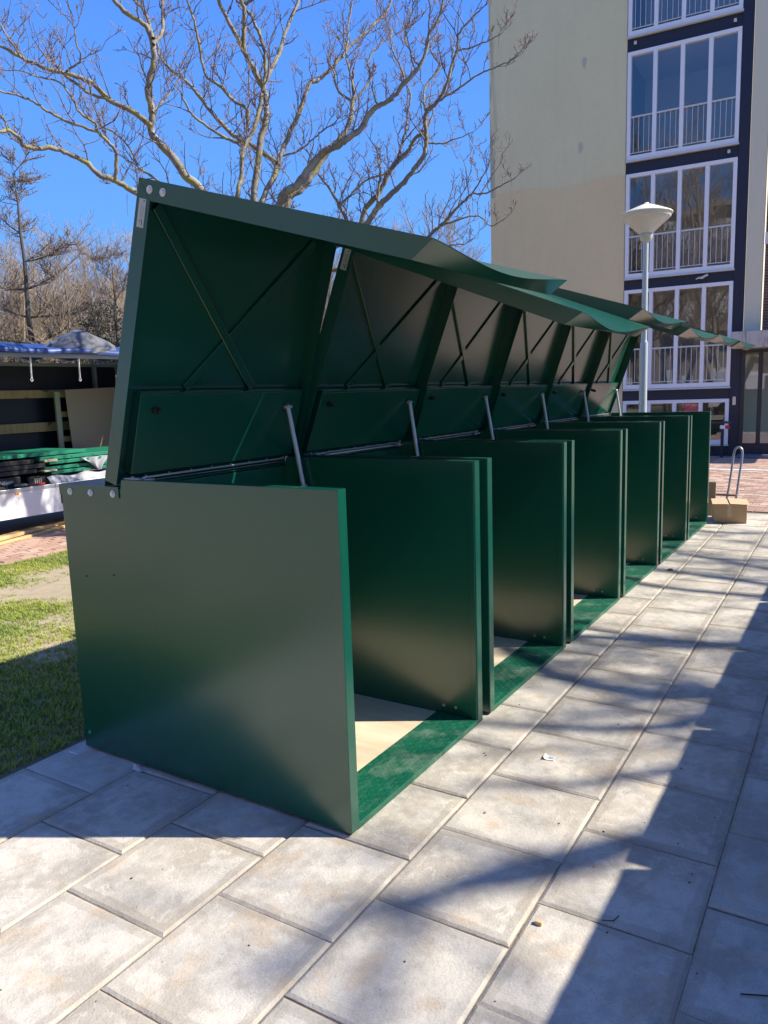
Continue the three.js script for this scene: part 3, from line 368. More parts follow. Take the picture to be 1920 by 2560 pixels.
const LIMBS = [
  { r: [0.051, 0.020], p: [[-4.75, 3.17, -5.45], [-5.38, 4.24, -4.88], [-5.50, 4.39, -4.77], [-5.65, 4.66, -4.66], [-5.79, 4.87, -4.55], [-5.75, 5.07, -4.54], [-5.76, 5.29, -4.51], [-5.72, 5.42, -4.49], [-5.64, 5.59, -4.51], [-5.61, 5.78, -4.50], [-5.66, 5.99, -4.45], [-5.77, 6.08, -4.33], [-5.88, 6.23, -4.22], [-5.97, 6.38, -4.13], [-6.00, 6.56, -4.08]] },
  { r: [0.035, 0.013], p: [[-5.73, 4.93, -4.49], [-5.85, 5.07, -4.32], [-6.01, 5.18, -4.13], [-6.11, 5.34, -3.99], [-6.21, 5.39, -3.82], [-6.38, 5.44, -3.60], [-6.52, 5.52, -3.42], [-6.64, 5.62, -3.25], [-6.74, 5.65, -3.08]] },
  { r: [0.018, 0.016], p: [[-6.00, 5.17, -4.12], [-6.13, 5.22, -3.99], [-6.20, 5.30, -3.89], [-6.29, 5.39, -3.79]] },
  { r: [0.013, 0.009], p: [[-6.48, 5.50, -3.39], [-6.56, 5.67, -3.32], [-6.61, 5.82, -3.25], [-6.66, 5.96, -3.18]] },
  { r: [0.014, 0.005], p: [[-6.29, 5.41, -3.80], [-6.17, 5.43, -3.76], [-5.98, 5.49, -3.77], [-5.93, 5.59, -3.70], [-5.90, 5.77, -3.64], [-5.94, 5.88, -3.51]] },
  { r: [0.023, 0.014], p: [[-5.55, 5.76, -4.45], [-5.56, 5.93, -4.60], [-5.64, 6.17, -4.71], [-5.74, 6.42, -4.81], [-5.87, 6.67, -4.90]] },
  { r: [0.021, 0.015], p: [[-5.56, 5.83, -4.46], [-5.79, 6.20, -4.58], [-6.04, 6.44, -4.67], [-6.26, 6.69, -4.77]] },
  { r: [0.012, 0.007], p: [[-5.68, 5.07, -4.48], [-5.72, 5.22, -4.65], [-5.68, 5.47, -4.88], [-5.76, 5.67, -5.02]] },
  { r: [0.036, 0.015], p: [[-4.75, 3.17, -5.45], [-5.95, 4.18, -4.39], [-6.07, 4.31, -4.20], [-6.14, 4.35, -4.04], [-6.21, 4.48, -3.88], [-6.29, 4.55, -3.72], [-6.34, 4.58, -3.56], [-6.39, 4.54, -3.39], [-6.40, 4.54, -3.25], [-6.35, 4.60, -3.17], [-6.34, 4.64, -3.05], [-6.31, 4.59, -2.93], [-6.32, 4.59, -2.79]] },
  { r: [0.023, 0.008], p: [[-5.84, 4.23, -3.99], [-5.77, 4.42, -3.97], [-5.72, 4.53, -3.93], [-5.74, 4.61, -3.83], [-5.77, 4.68, -3.73], [-5.93, 4.75, -3.55], [-6.06, 4.84, -3.38], [-6.15, 4.94, -3.25], [-6.20, 4.97, -3.13], [-6.30, 5.00, -2.97], [-6.36, 5.01, -2.84]] },
  { r: [0.015, 0.006], p: [[-5.87, 4.73, -3.82], [-5.85, 4.80, -3.78], [-5.95, 4.90, -3.67], [-5.97, 5.02, -3.61], [-6.05, 5.19, -3.52], [-6.16, 5.22, -3.39], [-6.26, 5.26, -3.26], [-6.44, 5.28, -3.08]] },
  { r: [0.010, 0.006], p: [[-6.19, 4.58, -2.93], [-6.18, 4.69, -2.90], [-6.16, 4.70, -2.85], [-6.18, 4.76, -2.79]] },
  { r: [0.017, 0.008], p: [[-4.75, 3.17, -5.45], [-6.02, 4.44, -4.75], [-6.30, 4.62, -4.78], [-6.54, 4.91, -4.85], [-6.77, 5.11, -4.90], [-7.10, 5.31, -4.89], [-7.34, 5.44, -4.93]] },
  { r: [0.013, 0.008], p: [[-6.31, 4.61, -4.84], [-6.54, 4.75, -4.84], [-6.78, 4.89, -4.83]] },
  { r: [0.045, 0.033], p: [[-4.75, 3.17, -5.45], [-5.03, 4.15, -5.45], [-5.02, 4.65, -5.55], [-5.01, 4.90, -5.60], [-4.96, 5.19, -5.68], [-4.99, 5.44, -5.71], [-5.02, 5.59, -5.72]] },
  { r: [0.033, 0.019], p: [[-5.03, 5.57, -5.71], [-5.08, 5.77, -5.62], [-5.12, 5.92, -5.52], [-5.13, 6.05, -5.43], [-5.19, 6.23, -5.33], [-5.24, 6.44, -5.23], [-5.28, 6.60, -5.14]] },
  { r: [0.027, 0.022], p: [[-5.10, 5.93, -5.49], [-5.07, 6.20, -5.48], [-5.04, 6.39, -5.46], [-5.07, 6.52, -5.38]] },
  { r: [0.023, 0.017], p: [[-5.01, 5.59, -5.72], [-4.99, 5.83, -5.75], [-5.00, 6.04, -5.74], [-5.05, 6.22, -5.71], [-5.13, 6.41, -5.67], [-5.17, 6.49, -5.62], [-5.06, 6.55, -5.66], [-4.98, 6.65, -5.70]] },
  { r: [0.030, 0.019], p: [[-5.02, 5.56, -5.71], [-5.00, 5.86, -5.90], [-5.01, 6.03, -6.04], [-5.04, 6.29, -6.20], [-5.04, 6.58, -6.37], [-5.03, 6.87, -6.55], [-5.05, 7.15, -6.71]] },
  { r: [0.041, 0.011], p: [[-4.75, 3.17, -5.45], [-5.08, 4.19, -5.66], [-5.02, 4.54, -5.86], [-5.03, 4.80, -5.99], [-4.97, 5.18, -6.20], [-4.92, 5.52, -6.38], [-4.91, 5.82, -6.54], [-4.86, 5.89, -6.67], [-4.80, 6.03, -6.83], [-4.70, 6.27, -7.03], [-4.63, 6.46, -7.20], [-4.50, 6.68, -7.41], [-4.44, 6.85, -7.58], [-4.38, 7.01, -7.73], [-4.39, 7.19, -7.85]] },
  { r: [0.016, 0.008], p: [[-4.68, 6.24, -7.01], [-4.65, 6.48, -7.11], [-4.68, 6.68, -7.16], [-4.66, 6.90, -7.23], [-4.67, 7.05, -7.29]] },
  { r: [0.013, 0.008], p: [[-5.04, 4.82, -6.04], [-4.79, 4.85, -6.09], [-4.58, 4.96, -6.12], [-4.41, 5.03, -6.12], [-4.23, 5.08, -6.13]] },
  { r: [0.029, 0.025], p: [[-4.75, 3.17, -5.45], [-4.99, 4.13, -5.11], [-5.00, 4.38, -5.20], [-5.03, 4.74, -5.29], [-5.00, 4.87, -5.39], [-4.95, 5.17, -5.52], [-4.96, 5.43, -5.61]] },
  { r: [0.036, 0.014], p: [[-4.96, 4.67, -5.83], [-5.28, 4.92, -5.77], [-5.50, 5.04, -5.77], [-5.74, 5.25, -5.76], [-6.01, 5.53, -5.75], [-6.24, 5.81, -5.76], [-6.45, 6.01, -5.76], [-6.69, 6.19, -5.76], [-6.88, 6.41, -5.78], [-6.99, 6.64, -5.86]] },
  { r: [0.022, 0.009], p: [[-5.05, 4.78, -5.31], [-5.15, 4.84, -5.14], [-5.30, 4.97, -4.95], [-5.38, 5.08, -4.80], [-5.38, 5.20, -4.70], [-5.36, 5.28, -4.61]] },
  { r: [0.022, 0.012], p: [[-5.04, 4.96, -5.41], [-5.03, 5.21, -5.39], [-5.14, 5.31, -5.28], [-5.24, 5.46, -5.17], [-5.33, 5.54, -5.06], [-5.35, 5.70, -5.01], [-5.35, 5.91, -4.98], [-5.39, 6.19, -4.94], [-5.41, 6.35, -4.89]] },
  { r: [0.054, 0.011], p: [[-4.75, 3.17, -5.45], [-4.63, 4.03, -5.44], [-4.55, 4.18, -5.46], [-4.41, 4.24, -5.50], [-4.25, 4.43, -5.58], [-4.09, 4.60, -5.65], [-3.92, 4.66, -5.71], [-3.79, 4.72, -5.74], [-3.63, 4.82, -5.80], [-3.51, 5.00, -5.85], [-3.41, 5.04, -5.86], [-3.27, 5.09, -5.90], [-3.12, 5.25, -5.97], [-2.96, 5.40, -6.03], [-2.87, 5.63, -6.08], [-2.83, 5.74, -6.06], [-2.72, 5.89, -6.10], [-2.67, 6.06, -6.10]] },
  { r: [0.040, 0.028], p: [[-4.75, 3.17, -5.45], [-4.67, 4.16, -5.68], [-4.55, 4.29, -5.81], [-4.47, 4.48, -5.94], [-4.40, 4.64, -6.04], [-4.32, 4.82, -6.16], [-4.21, 5.00, -6.29], [-4.17, 5.20, -6.40], [-4.18, 5.41, -6.46]] },
  { r: [0.018, 0.010], p: [[-4.18, 5.41, -6.46], [-4.40, 5.61, -6.44], [-4.48, 5.86, -6.51], [-4.59, 6.00, -6.55]] },
  { r: [0.015, 0.008], p: [[-4.17, 5.41, -6.46], [-4.18, 5.60, -6.50], [-4.26, 5.89, -6.50], [-4.29, 6.04, -6.51], [-4.32, 6.26, -6.53]] },
  { r: [0.015, 0.007], p: [[-4.16, 5.44, -6.48], [-4.04, 5.73, -6.69], [-4.12, 5.96, -6.76], [-4.10, 6.14, -6.88], [-4.03, 6.28, -7.03], [-3.86, 6.46, -7.25], [-3.77, 6.58, -7.42]] },
  { r: [0.012, 0.007], p: [[-3.46, 5.08, -5.90], [-3.54, 5.26, -5.94], [-3.57, 5.40, -6.00]] },
  { r: [0.012, 0.007], p: [[-3.14, 5.27, -6.01], [-3.23, 5.48, -6.09], [-3.37, 5.71, -6.13], [-3.43, 5.93, -6.22], [-3.43, 6.11, -6.35]] },
  { r: [0.011, 0.007], p: [[-2.95, 5.39, -6.04], [-3.02, 5.55, -5.94], [-3.04, 5.71, -5.86], [-2.96, 5.86, -5.85], [-2.89, 5.98, -5.82]] },
  { r: [0.026, 0.013], p: [[-4.75, 3.17, -5.45], [-4.29, 3.96, -6.37], [-4.33, 4.13, -6.29], [-4.38, 4.29, -6.21], [-4.50, 4.52, -6.09]] },
  { r: [0.018, 0.010], p: [[-4.37, 4.16, -6.35], [-4.23, 4.32, -6.47], [-4.11, 4.47, -6.58], [-3.90, 4.55, -6.72], [-3.81, 4.61, -6.79]] },
  { r: [0.039, 0.020], p: [[-4.75, 3.17, -5.45], [-4.07, 3.89, -6.37], [-4.00, 4.08, -6.40], [-3.86, 4.22, -6.46], [-3.73, 4.46, -6.54], [-3.63, 4.62, -6.58], [-3.48, 4.73, -6.64], [-3.41, 4.85, -6.66], [-3.28, 4.94, -6.70]] },
  { r: [0.038, 0.009], p: [[-4.75, 3.17, -5.45], [-3.89, 3.84, -6.24], [-3.76, 4.02, -6.30], [-3.57, 4.20, -6.38], [-3.41, 4.35, -6.46], [-3.27, 4.52, -6.52], [-3.18, 4.67, -6.54], [-3.16, 4.87, -6.53], [-3.15, 5.08, -6.52], [-3.02, 5.18, -6.55], [-2.90, 5.37, -6.60], [-2.84, 5.59, -6.63], [-2.77, 5.75, -6.64], [-2.74, 5.89, -6.62], [-2.62, 6.03, -6.67], [-2.50, 6.12, -6.70]] },
  { r: [0.020, 0.013], p: [[-3.79, 4.06, -6.34], [-3.76, 4.29, -6.36], [-3.73, 4.43, -6.36], [-3.75, 4.61, -6.35]] },
  { r: [0.018, 0.008], p: [[-3.61, 4.61, -6.56], [-3.59, 4.84, -6.66], [-3.57, 5.09, -6.77], [-3.58, 5.32, -6.85], [-3.58, 5.47, -6.92], [-3.67, 5.66, -6.95]] },
  { r: [0.015, 0.008], p: [[-3.17, 5.12, -6.57], [-3.24, 5.31, -6.64], [-3.26, 5.48, -6.73], [-3.15, 5.72, -6.91], [-3.29, 5.96, -6.94], [-3.27, 6.18, -7.06]] },
  { r: [0.015, 0.005], p: [[-3.08, 5.14, -6.51], [-2.87, 5.24, -6.58], [-2.69, 5.33, -6.63], [-2.49, 5.44, -6.70], [-2.33, 5.47, -6.73], [-2.15, 5.52, -6.78], [-2.02, 5.60, -6.79]] },
  { r: [0.012, 0.005], p: [[-2.76, 5.71, -6.58], [-2.55, 5.70, -6.59], [-2.34, 5.73, -6.61], [-2.18, 5.76, -6.60]] },
  { r: [0.012, 0.005], p: [[-3.20, 4.77, -6.61], [-2.99, 4.72, -6.61], [-2.79, 4.74, -6.62], [-2.59, 4.78, -6.64]] },
  { r: [0.026, 0.006], p: [[-4.75, 3.17, -5.45], [-3.45, 3.56, -6.70], [-3.28, 3.67, -6.73], [-3.13, 3.78, -6.74], [-2.99, 3.86, -6.74], [-2.83, 4.01, -6.77], [-2.68, 4.11, -6.77], [-2.48, 4.10, -6.79], [-2.31, 4.16, -6.81], [-2.12, 4.23, -6.84]] },
  { r: [0.011, 0.005], p: [[-2.65, 4.09, -6.71], [-2.54, 4.22, -6.72], [-2.43, 4.39, -6.74], [-2.38, 4.53, -6.73]] },
  { r: [0.013, 0.005], p: [[-3.15, 3.81, -6.82], [-2.92, 3.85, -6.85], [-2.66, 3.88, -6.91], [-2.46, 3.73, -6.89], [-2.28, 3.79, -6.89]] },
  { r: [0.016, 0.008], p: [[-4.75, 3.17, -5.45], [-3.40, 3.48, -6.84], [-3.18, 3.58, -6.92], [-3.00, 3.58, -6.95], [-2.86, 3.58, -6.97]] },
];

{
  const tree = thing('bare_tree', 'big bare spreading tree with mossy limbs rising behind the lockers', 'tree', [-4.75, 0, -5.45]);
  const off = V(-4.75, 0, -5.45), t = new Tubes(), tips = new Tubes();
  const tr = new Tubes(); tr.add([V(0.1, -0.08, 0.05), V(0.06, 0.4, 0.03), V(0.0, 1.6, 0.02), V(0, 2.6, 0), V(0, 3.25, 0)], [0.24, 0.19, 0.165, 0.16, 0.13], 16, 0.1); part('trunk', tr.geo(), bark, tree);
  for (const { r, p } of LIMBS) {
    const pts = curve(p.map((q) => V(...q).sub(off)), 5), n = pts.length - 1;
    for (let k = 1; k < n; k++) pts[k].add(V(rr(-1, 1), rr(-1, 1), rr(-1, 1)).multiplyScalar(0.008));
    const rad = pts.map((_, k) => (r[0] + (r[1] - r[0]) * k / n) * rr(0.93, 1.07)), L = new Tubes(); L.add(pts, rad, 8, 0.12); part('limb', L.geo(), bark, tree);
    let acc = 0; const hi = 3.5;
    for (let k = 2; k <= n; k++) {
      acc += pts[k].distanceTo(pts[k - 1]); const gap = 0.10 + rad[k] * 3;
      if (acc < gap || pts[k].y < hi) continue; acc = rr(-0.05, 0.03);
      const dir = pts[k].clone().sub(pts[k - 1]).normalize().multiplyScalar(0.6).add(V(rr(-1, 1), rr(-0.3, 1.1), rr(-1, 1))).normalize();
      twig(t, tips, pts[k], dir, Math.min(0.0105, rad[k] * 0.6), rr(0.24, 0.62) * (pts[k].x > 2.2 ? 0.6 : 1), 2, 1);
      if (rnd() < 0.16) { const a = pts[k].clone().add(V(rr(-0.1, 0.1), 0, rr(-0.1, 0.1))); t.add([a, a.clone().add(V(rr(-0.02, 0.02), -0.12, 0)), a.clone().add(V(rr(-0.03, 0.03), -rr(0.2, 0.3), 0))], [0.003, 0.0035, 0.002], 3); }
    }
    twig(t, tips, pts[n], pts[n].clone().sub(pts[n - 1]).normalize(), rad[n] * 0.8, rad[n] < 0.009 ? 0.22 : 0.5, 2, 1);
  }
  stuff(part('twigs', t.geo(), twigM, tree)); stuff(part('twig_tips', tips.geo(), twigTip, tree));
}
// the tree out of frame on the right whose limbs shade the pavement
{
  const label = 'bare tree outside the picture on the right, throwing branch shadows over the pavement';
  const tree = thing('bare_tree', label, 'tree', [9.2, 0, -6.6]), o = V(9.2, 0, -6.6), tr = new Tubes(), t = new Tubes(), tips = new Tubes();
  tr.add([V(0, -0.08, 0), V(0, 1.2, 0), V(0.05, 3, 0.05), V(0, 5, 0)], [0.34, 0.25, 0.2, 0.17], 14, 0.1); part('trunk', tr.geo(), bark, tree);
  const up = (x, z, h) => V(x + sunDir.x / sunDir.y * h, h, z + sunDir.z / sunDir.y * h).sub(o);  // the point at height h whose shade falls on (x, z)
  const runs = [[[[-0.35, -2.25, 7.2], [0.2, -2.0, 7.4], [0.62, -1.98, 7.3], [1.2, -2.25, 6.6], [2.2, -2.6, 5.6]], 0.085], [[[-0.5, -3.05, 8.6], [0.3, -3.0, 8.2], [0.9, -3.05, 7.6], [1.6, -3.2, 6.9], [2.4, -3.3, 6]], 0.05], [[[-0.4, -4.5, 8.0], [0.5, -4.4, 8], [1.2, -4.45, 7.4], [2.2, -4.2, 6.3]], 0.06], [[[0.9, -3.0, 7.6], [0.3, -2.75, 8.3], [-0.3, -2.7, 9]], 0.03], [[[-0.2, -6.0, 8.4], [0.7, -5.6, 8], [1.4, -5.2, 7], [2.2, -4.8, 6]], 0.045], [[[0.2, -0.6, 9.5], [0.6, -0.8, 9], [1.1, -1.3, 8], [1.9, -2.0, 6.8]], 0.045], [[[0.2, 0.75, 10.5], [0.3, 0.3, 10], [0.8, -0.2, 9.4], [1.3, -1, 8.2]], 0.05], [[[0.6, 0.9, 10.5], [0.45, 0.4, 10.2], [0.6, -0.1, 9.5]], 0.045], [[[-0.6, -1.1, 9.6], [0.0, -1.2, 9.2], [0.7, -1.5, 8.4], [1.4, -2.2, 7]], 0.045], [[[0.3, -5, 8], [-0.2, -5.1, 8.6]], 0.03]];
  for (const [w, r] of runs) {
    const pts = curve([...w.map((q) => up(...q)), V(0, 4.6, 0)], 6).reverse(), n = pts.length - 1; const rad = pts.map((_, k) => 0.09 + (r - 0.09) * Math.min(1, 1.6 * k / n) - 0.25 * r * k / n); const L = new Tubes(); L.add(pts, rad, 7, 0.1); part('limb', L.geo(), bark, tree);
    let acc = 0; for (let k = 6; k <= n; k++) { acc += pts[k].distanceTo(pts[k - 1]); if (acc < 0.5) continue; acc = 0; for (let s = 0; s < 1; s++) { const d = V(rr(-1, 1), rr(-0.5, 1), rr(-1, 1)).normalize(); twig(t, tips, pts[k], d, 0.014, rr(0.6, 1.5), 2, 1); } }
  }
  for (let q = 0; q < 22; q++) { // finer boughs high in the crown
    const x = rr(-0.3, 1.3), z = rr(-7.5, 1.3), h = rr(9, 12.5), a = rr(-0.7, 0.7), w = []; for (let k = 0; k < 5; k++) w.push(up(x + k * 0.28 * Math.cos(a) + rr(-0.08, 0.08), z + k * 0.28 * Math.sin(a) + rr(-0.08, 0.08), h - k * 0.35));
    if (x < 0.25 && z > -0.3) continue;
    const pts = curve(w, 4); t.add(pts, pts.map((_, k) => 0.013 + 0.014 * k / pts.length), 5);
    for (let k = 2; k < pts.length; k += 3) twig(t, tips, pts[k], V(rr(-1, 1), rr(-0.5, 1), rr(-1, 1)).normalize(), 0.016, rr(0.6, 1.3), 2, 1);
  }
  stuff(part('twigs', t.geo(), twigM, tree)); stuff(part('twig_tips', tips.geo(), twigTip, tree));
}
// bare woodland trees: a few grown shapes, each planted as a tree of its own
function woodGeo(h, opt) {
  const tr = new Tubes(), br = new Tubes(), fine = new Tubes();
  const grow = (p, d, r, len, depth) => {
    const n = depth > 2 ? 6 : depth > 0 ? 4 : 2, pts = [p.clone()], rad = [r], dir = d.clone();
    for (let k = 1; k <= n; k++) { dir.add(V(rr(-1, 1), rr(-0.6, 1) * opt.rise, rr(-1, 1)).multiplyScalar(opt.wob)).normalize(); pts.push(pts[k - 1].clone().addScaledVector(dir, len / n)); rad.push(Math.max(opt.min, r * (1 - 0.6 * k / n))); }
    (depth >= 3 ? br : depth > 1 ? br : fine).add(pts, rad, depth > 2 ? 5 : 3);
    if (depth > 0) for (let k = 1; k <= n; k++) { const q = depth === 1 ? 1 : rnd() < 0.4 ? 2 : 1; for (let s = 0; s < q; s++) { const a = rnd() * 6.28, sd = dir.clone().multiplyScalar(opt.fwd).add(V(Math.cos(a), rr(-0.2, 0.6) * opt.rise, Math.sin(a)).multiplyScalar(0.7)).normalize(); grow(pts[k], sd, Math.max(opt.min, rad[k] * 0.62), len * rr(0.42, 0.6), depth - 1); } }
  };
  const stems = opt.stems ?? 1;
  for (let s = 0; s < stems; s++) {
    const lean = V(stems > 1 ? rr(-0.25, 0.25) : opt.lean ?? 0, 1, stems > 1 ? rr(-0.25, 0.25) : 0).normalize(), pts = [V(stems > 1 ? rr(-0.3, 0.3) : 0, -0.1, stems > 1 ? rr(-0.3, 0.3) : 0)], rad = [], N = 10, R = opt.r / Math.sqrt(stems);
    for (let k = 1; k <= N; k++) pts.push(pts[k - 1].clone().addScaledVector(lean.clone().add(V(rr(-0.1, 0.1), 0, rr(-0.1, 0.1))), h / N));
    for (let k = 0; k <= N; k++) rad.push(Math.max(0.02, R * (1 - 0.85 * k / N))); tr.add(pts, rad, 9, 0.12);
    for (let k = 2; k <= N; k++) { const q = k / N < opt.bare ? (rnd() < 0.4 ? 1 : 0) : opt.per; for (let z = 0; z < q; z++) { const a = rnd() * 6.28; grow(pts[k], V(Math.cos(a), opt.ang + rr(-0.2, 0.3), Math.sin(a)).normalize(), Math.max(0.02, rad[k] * 0.5), h * opt.len * ((opt.base ?? 1.15) - (opt.fall ?? 0.7) * k / N), k / N < opt.bare ? 2 : opt.depth); } }
  }
  return [tr.geo(), br.geo(), fine.geo()];
}
const woodBark = [std(0.085, 0.075, 0.062, 0.95), std(0.36, 0.285, 0.205, 0.95), std(0.22, 0.17, 0.135, 0.95)];
const kinds = [
  [woodGeo(11, { r: 0.17, rise: 0.35, wob: 0.3, fwd: 0.75, min: 0.011, bare: 0.25, per: 2, ang: 0.15, len: 0.22, depth: 3, base: 0.85, fall: 0.25 }), [0, 0, 2]],
  [woodGeo(10, { r: 0.17, rise: 1, wob: 0.22, fwd: 0.9, min: 0.008, bare: 0.2, per: 2, ang: 1.1, len: 0.27, depth: 2, stems: 3 }), [1, 1, 1]],
  [woodGeo(9, { r: 0.13, rise: 0.8, wob: 0.26, fwd: 0.9, min: 0.008, bare: 0.15, per: 3, ang: 1.0, len: 0.3, depth: 2 }), [2, 1, 1]],
];
function woodTree(kind, label, pos, turn, scale, grp) {
  const o = thing('bare_tree', label, 'tree', pos, turn, grp), [g, m] = kinds[kind]; o.scale.setScalar(scale);
  part('trunk', g[0], woodBark[m[0]], o); stuff(part('branches', g[1], woodBark[m[1]], o)); stuff(part('twigs', g[2], woodBark[m[2]], o)); return o;
}
woodTree(0, 'tall dark alder with drooping fine twigs, leftmost behind the blue trailer', [-24.3, 0, -15.2], 0.4, 0.9);
woodTree(0, 'smaller dark tree with level branches between the alder and the shrubs', [-22.4, 0, -17.4], 3.0, 0.62);
woodTree(2, 'slim dark tree just right of the tall alder behind the trailer', [-23.0, 0, -15.6], 2.2, 0.72);
woodTree(1, 'pale many-stemmed bare tree left of the nearest open lid', [-24.2, 0, -19.6], 1.1, 0.8);
const WG = 'pale bare trees of the wood behind the trailer', WL = 'pale bare tree of the wood between the alder and the nearest lid';
for (const [x, z, k, s] of [[-26.2, -17.2, 1, 0.62], [-23.2, -18.6, 2, 0.6], [-28.5, -17.5, 1, 0.8], [-26.5, -19.5, 2, 0.85], [-30, -21, 1, 0.9], [-26.6, -23.5, 1, 0.85], [-33, -17, 2, 0.95]]) woodTree(k, WL, [x, 0, z], rnd() * 6, s, WG);
const RG = 'bare trees between the big tree and the beige block', RL = 'bare tree far behind, between the big tree and the beige block';
for (const [x, z, k, s] of [[-15.2, -26.5, 1, 0.83], [-13.4, -27.5, 2, 0.9], [-17.2, -27, 2, 0.85], [-19.5, -26, 1, 0.85], [-12.5, -24.5, 2, 0.72]]) woodTree(k, RL, [x, 0, z], rnd() * 6, s, RG);
{ // the far wood that reads as one mass
  const g = merge(kinds[1][0].concat(kinds[2][0]).map((q) => q.clone())), spots = [];
  for (let k = 0; k < 90; k++) { const a = (-8 - k * 0.78) * RAD, d = rr(34, 54); spots.push([1.6 + Math.sin(a) * d, 2.2 - Math.cos(a) * d]); }
  const im = new THREE.InstancedMesh(g, woodBark[1], spots.length), mm = new THREE.Matrix4(), q = new THREE.Quaternion();
  spots.forEach(([x, z], k) => { const s = rr(0.6, 0.88); mm.compose(V(x, 0, z), q.setFromAxisAngle(V(0, 1, 0), rnd() * 6.28), V(s, s * rr(0.9, 1.05), s)); im.setMatrixAt(k, mm); });
  im.name = numbered('woodland'); im.castShadow = im.receiveShadow = true; im.userData = { kind: 'stuff', label: 'distant leafless wood closing the view behind the lockers', category: 'woodland' }; scene.add(im);
}
{ // dark evergreen shrubs behind the trailer
  const leaf = new THREE.BufferGeometry(); leaf.setAttribute('position', new THREE.Float32BufferAttribute([0, 0, 0, 0.03, 0.05, 0.006, 0, 0.11, 0, 0, 0, 0, 0, 0.11, 0, -0.03, 0.05, 0.006], 3)); leaf.computeVertexNormals();
  const shrub = (label, pos, rx, ry, n, c, grp) => {
    const o = thing('evergreen_shrub', label, 'shrub', pos, 0, grp), stem = new Tubes();
    for (let k = 0; k < 8; k++) { const a = k * 0.8; stem.add([V(0.1 * Math.cos(a), -0.1, 0.1 * Math.sin(a)), V(rx * 0.4 * Math.cos(a), ry * 0.5, rx * 0.4 * Math.sin(a)), V(rx * 0.7 * Math.cos(a + 0.3), ry * 0.95, rx * 0.7 * Math.sin(a + 0.3))], [0.05, 0.035, 0.012], 5); }
    part('stems', stem.geo(), woodBark[0], o);
    const im = new THREE.InstancedMesh(leaf, phy(...c, { roughness: 0.5, transmission: 0.2, thickness: 0, side: THREE.DoubleSide }), n), mm = new THREE.Matrix4(), q = new THREE.Quaternion(), cl = [];
    for (let k = 0; k < 60; k++) { const a = rnd() * 6.28, u = Math.sqrt(rnd()); cl.push([rx * u * Math.cos(a), ry * rr(0.05, 1) * (1 - 0.35 * u * u), rx * u * Math.sin(a), rr(0.15, 0.4)]); }
    for (let k = 0; k < n; k++) { const c2 = cl[k % 60], v = V(rr(-1, 1), rr(-1, 1), rr(-1, 1)); mm.compose(V(c2[0] + v.x * c2[3], Math.max(0, c2[1] + v.y * c2[3]), c2[2] + v.z * c2[3]), q.setFromEuler(new THREE.Euler(rr(-2, 2), rnd() * 6.28, rr(-2, 2))), V(1, 1, 1).multiplyScalar(rr(0.4, 0.9))); im.setMatrixAt(k, mm); }
    im.name = 'foliage'; im.castShadow = im.receiveShadow = true; stuff(im); o.add(im);
  };
  shrub('dark evergreen shrub behind the trailer roof beside the nearest lid', [-18.7, 0, -13.9], 1.2, 5.1, 14000, [0.055, 0.05, 0.028]);
  shrub('lower dark shrub left of the evergreen behind the trailer', [-20.8, 0, -14.6], 1.5, 4.5, 9000, [0.065, 0.055, 0.032]);
  shrub('dark shrub at the left picture edge behind the blue tarpaulin', [-24.6, 0, -14.0], 1.6, 4.5, 6000, [0.03, 0.034, 0.016]);
}
// behind the viewer: what the window panes mirror
{
  const BG = 'bare trees behind the viewer', BL = 'bare tree behind the viewer, seen only mirrored in the windows';
  for (const [x, z, k, s] of [[-3, 13, 1, 1.5], [-0.4, 17, 2, 1.75], [2.2, 13, 1, 1.55], [4.6, 16, 2, 1.8], [-6, 17, 1, 1.6], [7, 13, 1, 1.6], [1.2, 21, 1, 1.8], [-9, 20, 2, 1.8], [10, 18, 1, 1.7], [-13, 14, 1, 1.7], [-17, 18, 2, 1.9], [-20, 13, 1, 1.7], [-24, 20, 1, 1.9], [-15, 24, 2, 2]]) woodTree(k, BL, [x, 0, z], rnd() * 6, s, BG);
  const h = thing('apartment_building', 'long pale brown apartment block behind the viewer, seen only mirrored in the windows', 'building', [0, 0, 33]);
  part('wall', bx(-22, 20, 0, 15.5, 0, 9), std(0.38, 0.31, 0.235, 0.9), h); part('roof', bx(-22.4, 20.4, 15.5, 15.9, -0.5, 9.4), M.concrete, h);
  for (let k = 0; k < 13; k++) for (let f = 0; f < 5; f++) part('window', bx(-20.5 + k * 3.1, -18.6 + k * 3.1, 0.9 + f * 3, 2.5 + f * 3, -0.06, 0.02), f % 2 ? M.black : M.frame, h);
  const v = thing('white_van', 'white van behind the viewer, seen only mirrored in the windows', 'van', [-0.6, 0, 12.2], 0.1);
  part('body', prism([[-2.5, 0.35], [2.5, 0.35], [2.5, 1.05], [1.75, 1.2], [1.1, 2.1], [-2.4, 2.15], [-2.5, 1.9]], -0.95, 0.95, 0.06), M.white, v);
  for (const x of [-1.6, 1.55]) for (const z of [-0.9, 0.9]) part('wheel', cyl([x, 0.33, z - 0.1], [x, 0.33, z + 0.1], 0.33, 0.33, 20), M.rubber, v);
  part('window', prism([[1.68, 1.22], [1.14, 1.98], [0.4, 2.0], [0.4, 1.22]], -0.965, -0.952), M.black, v);
}
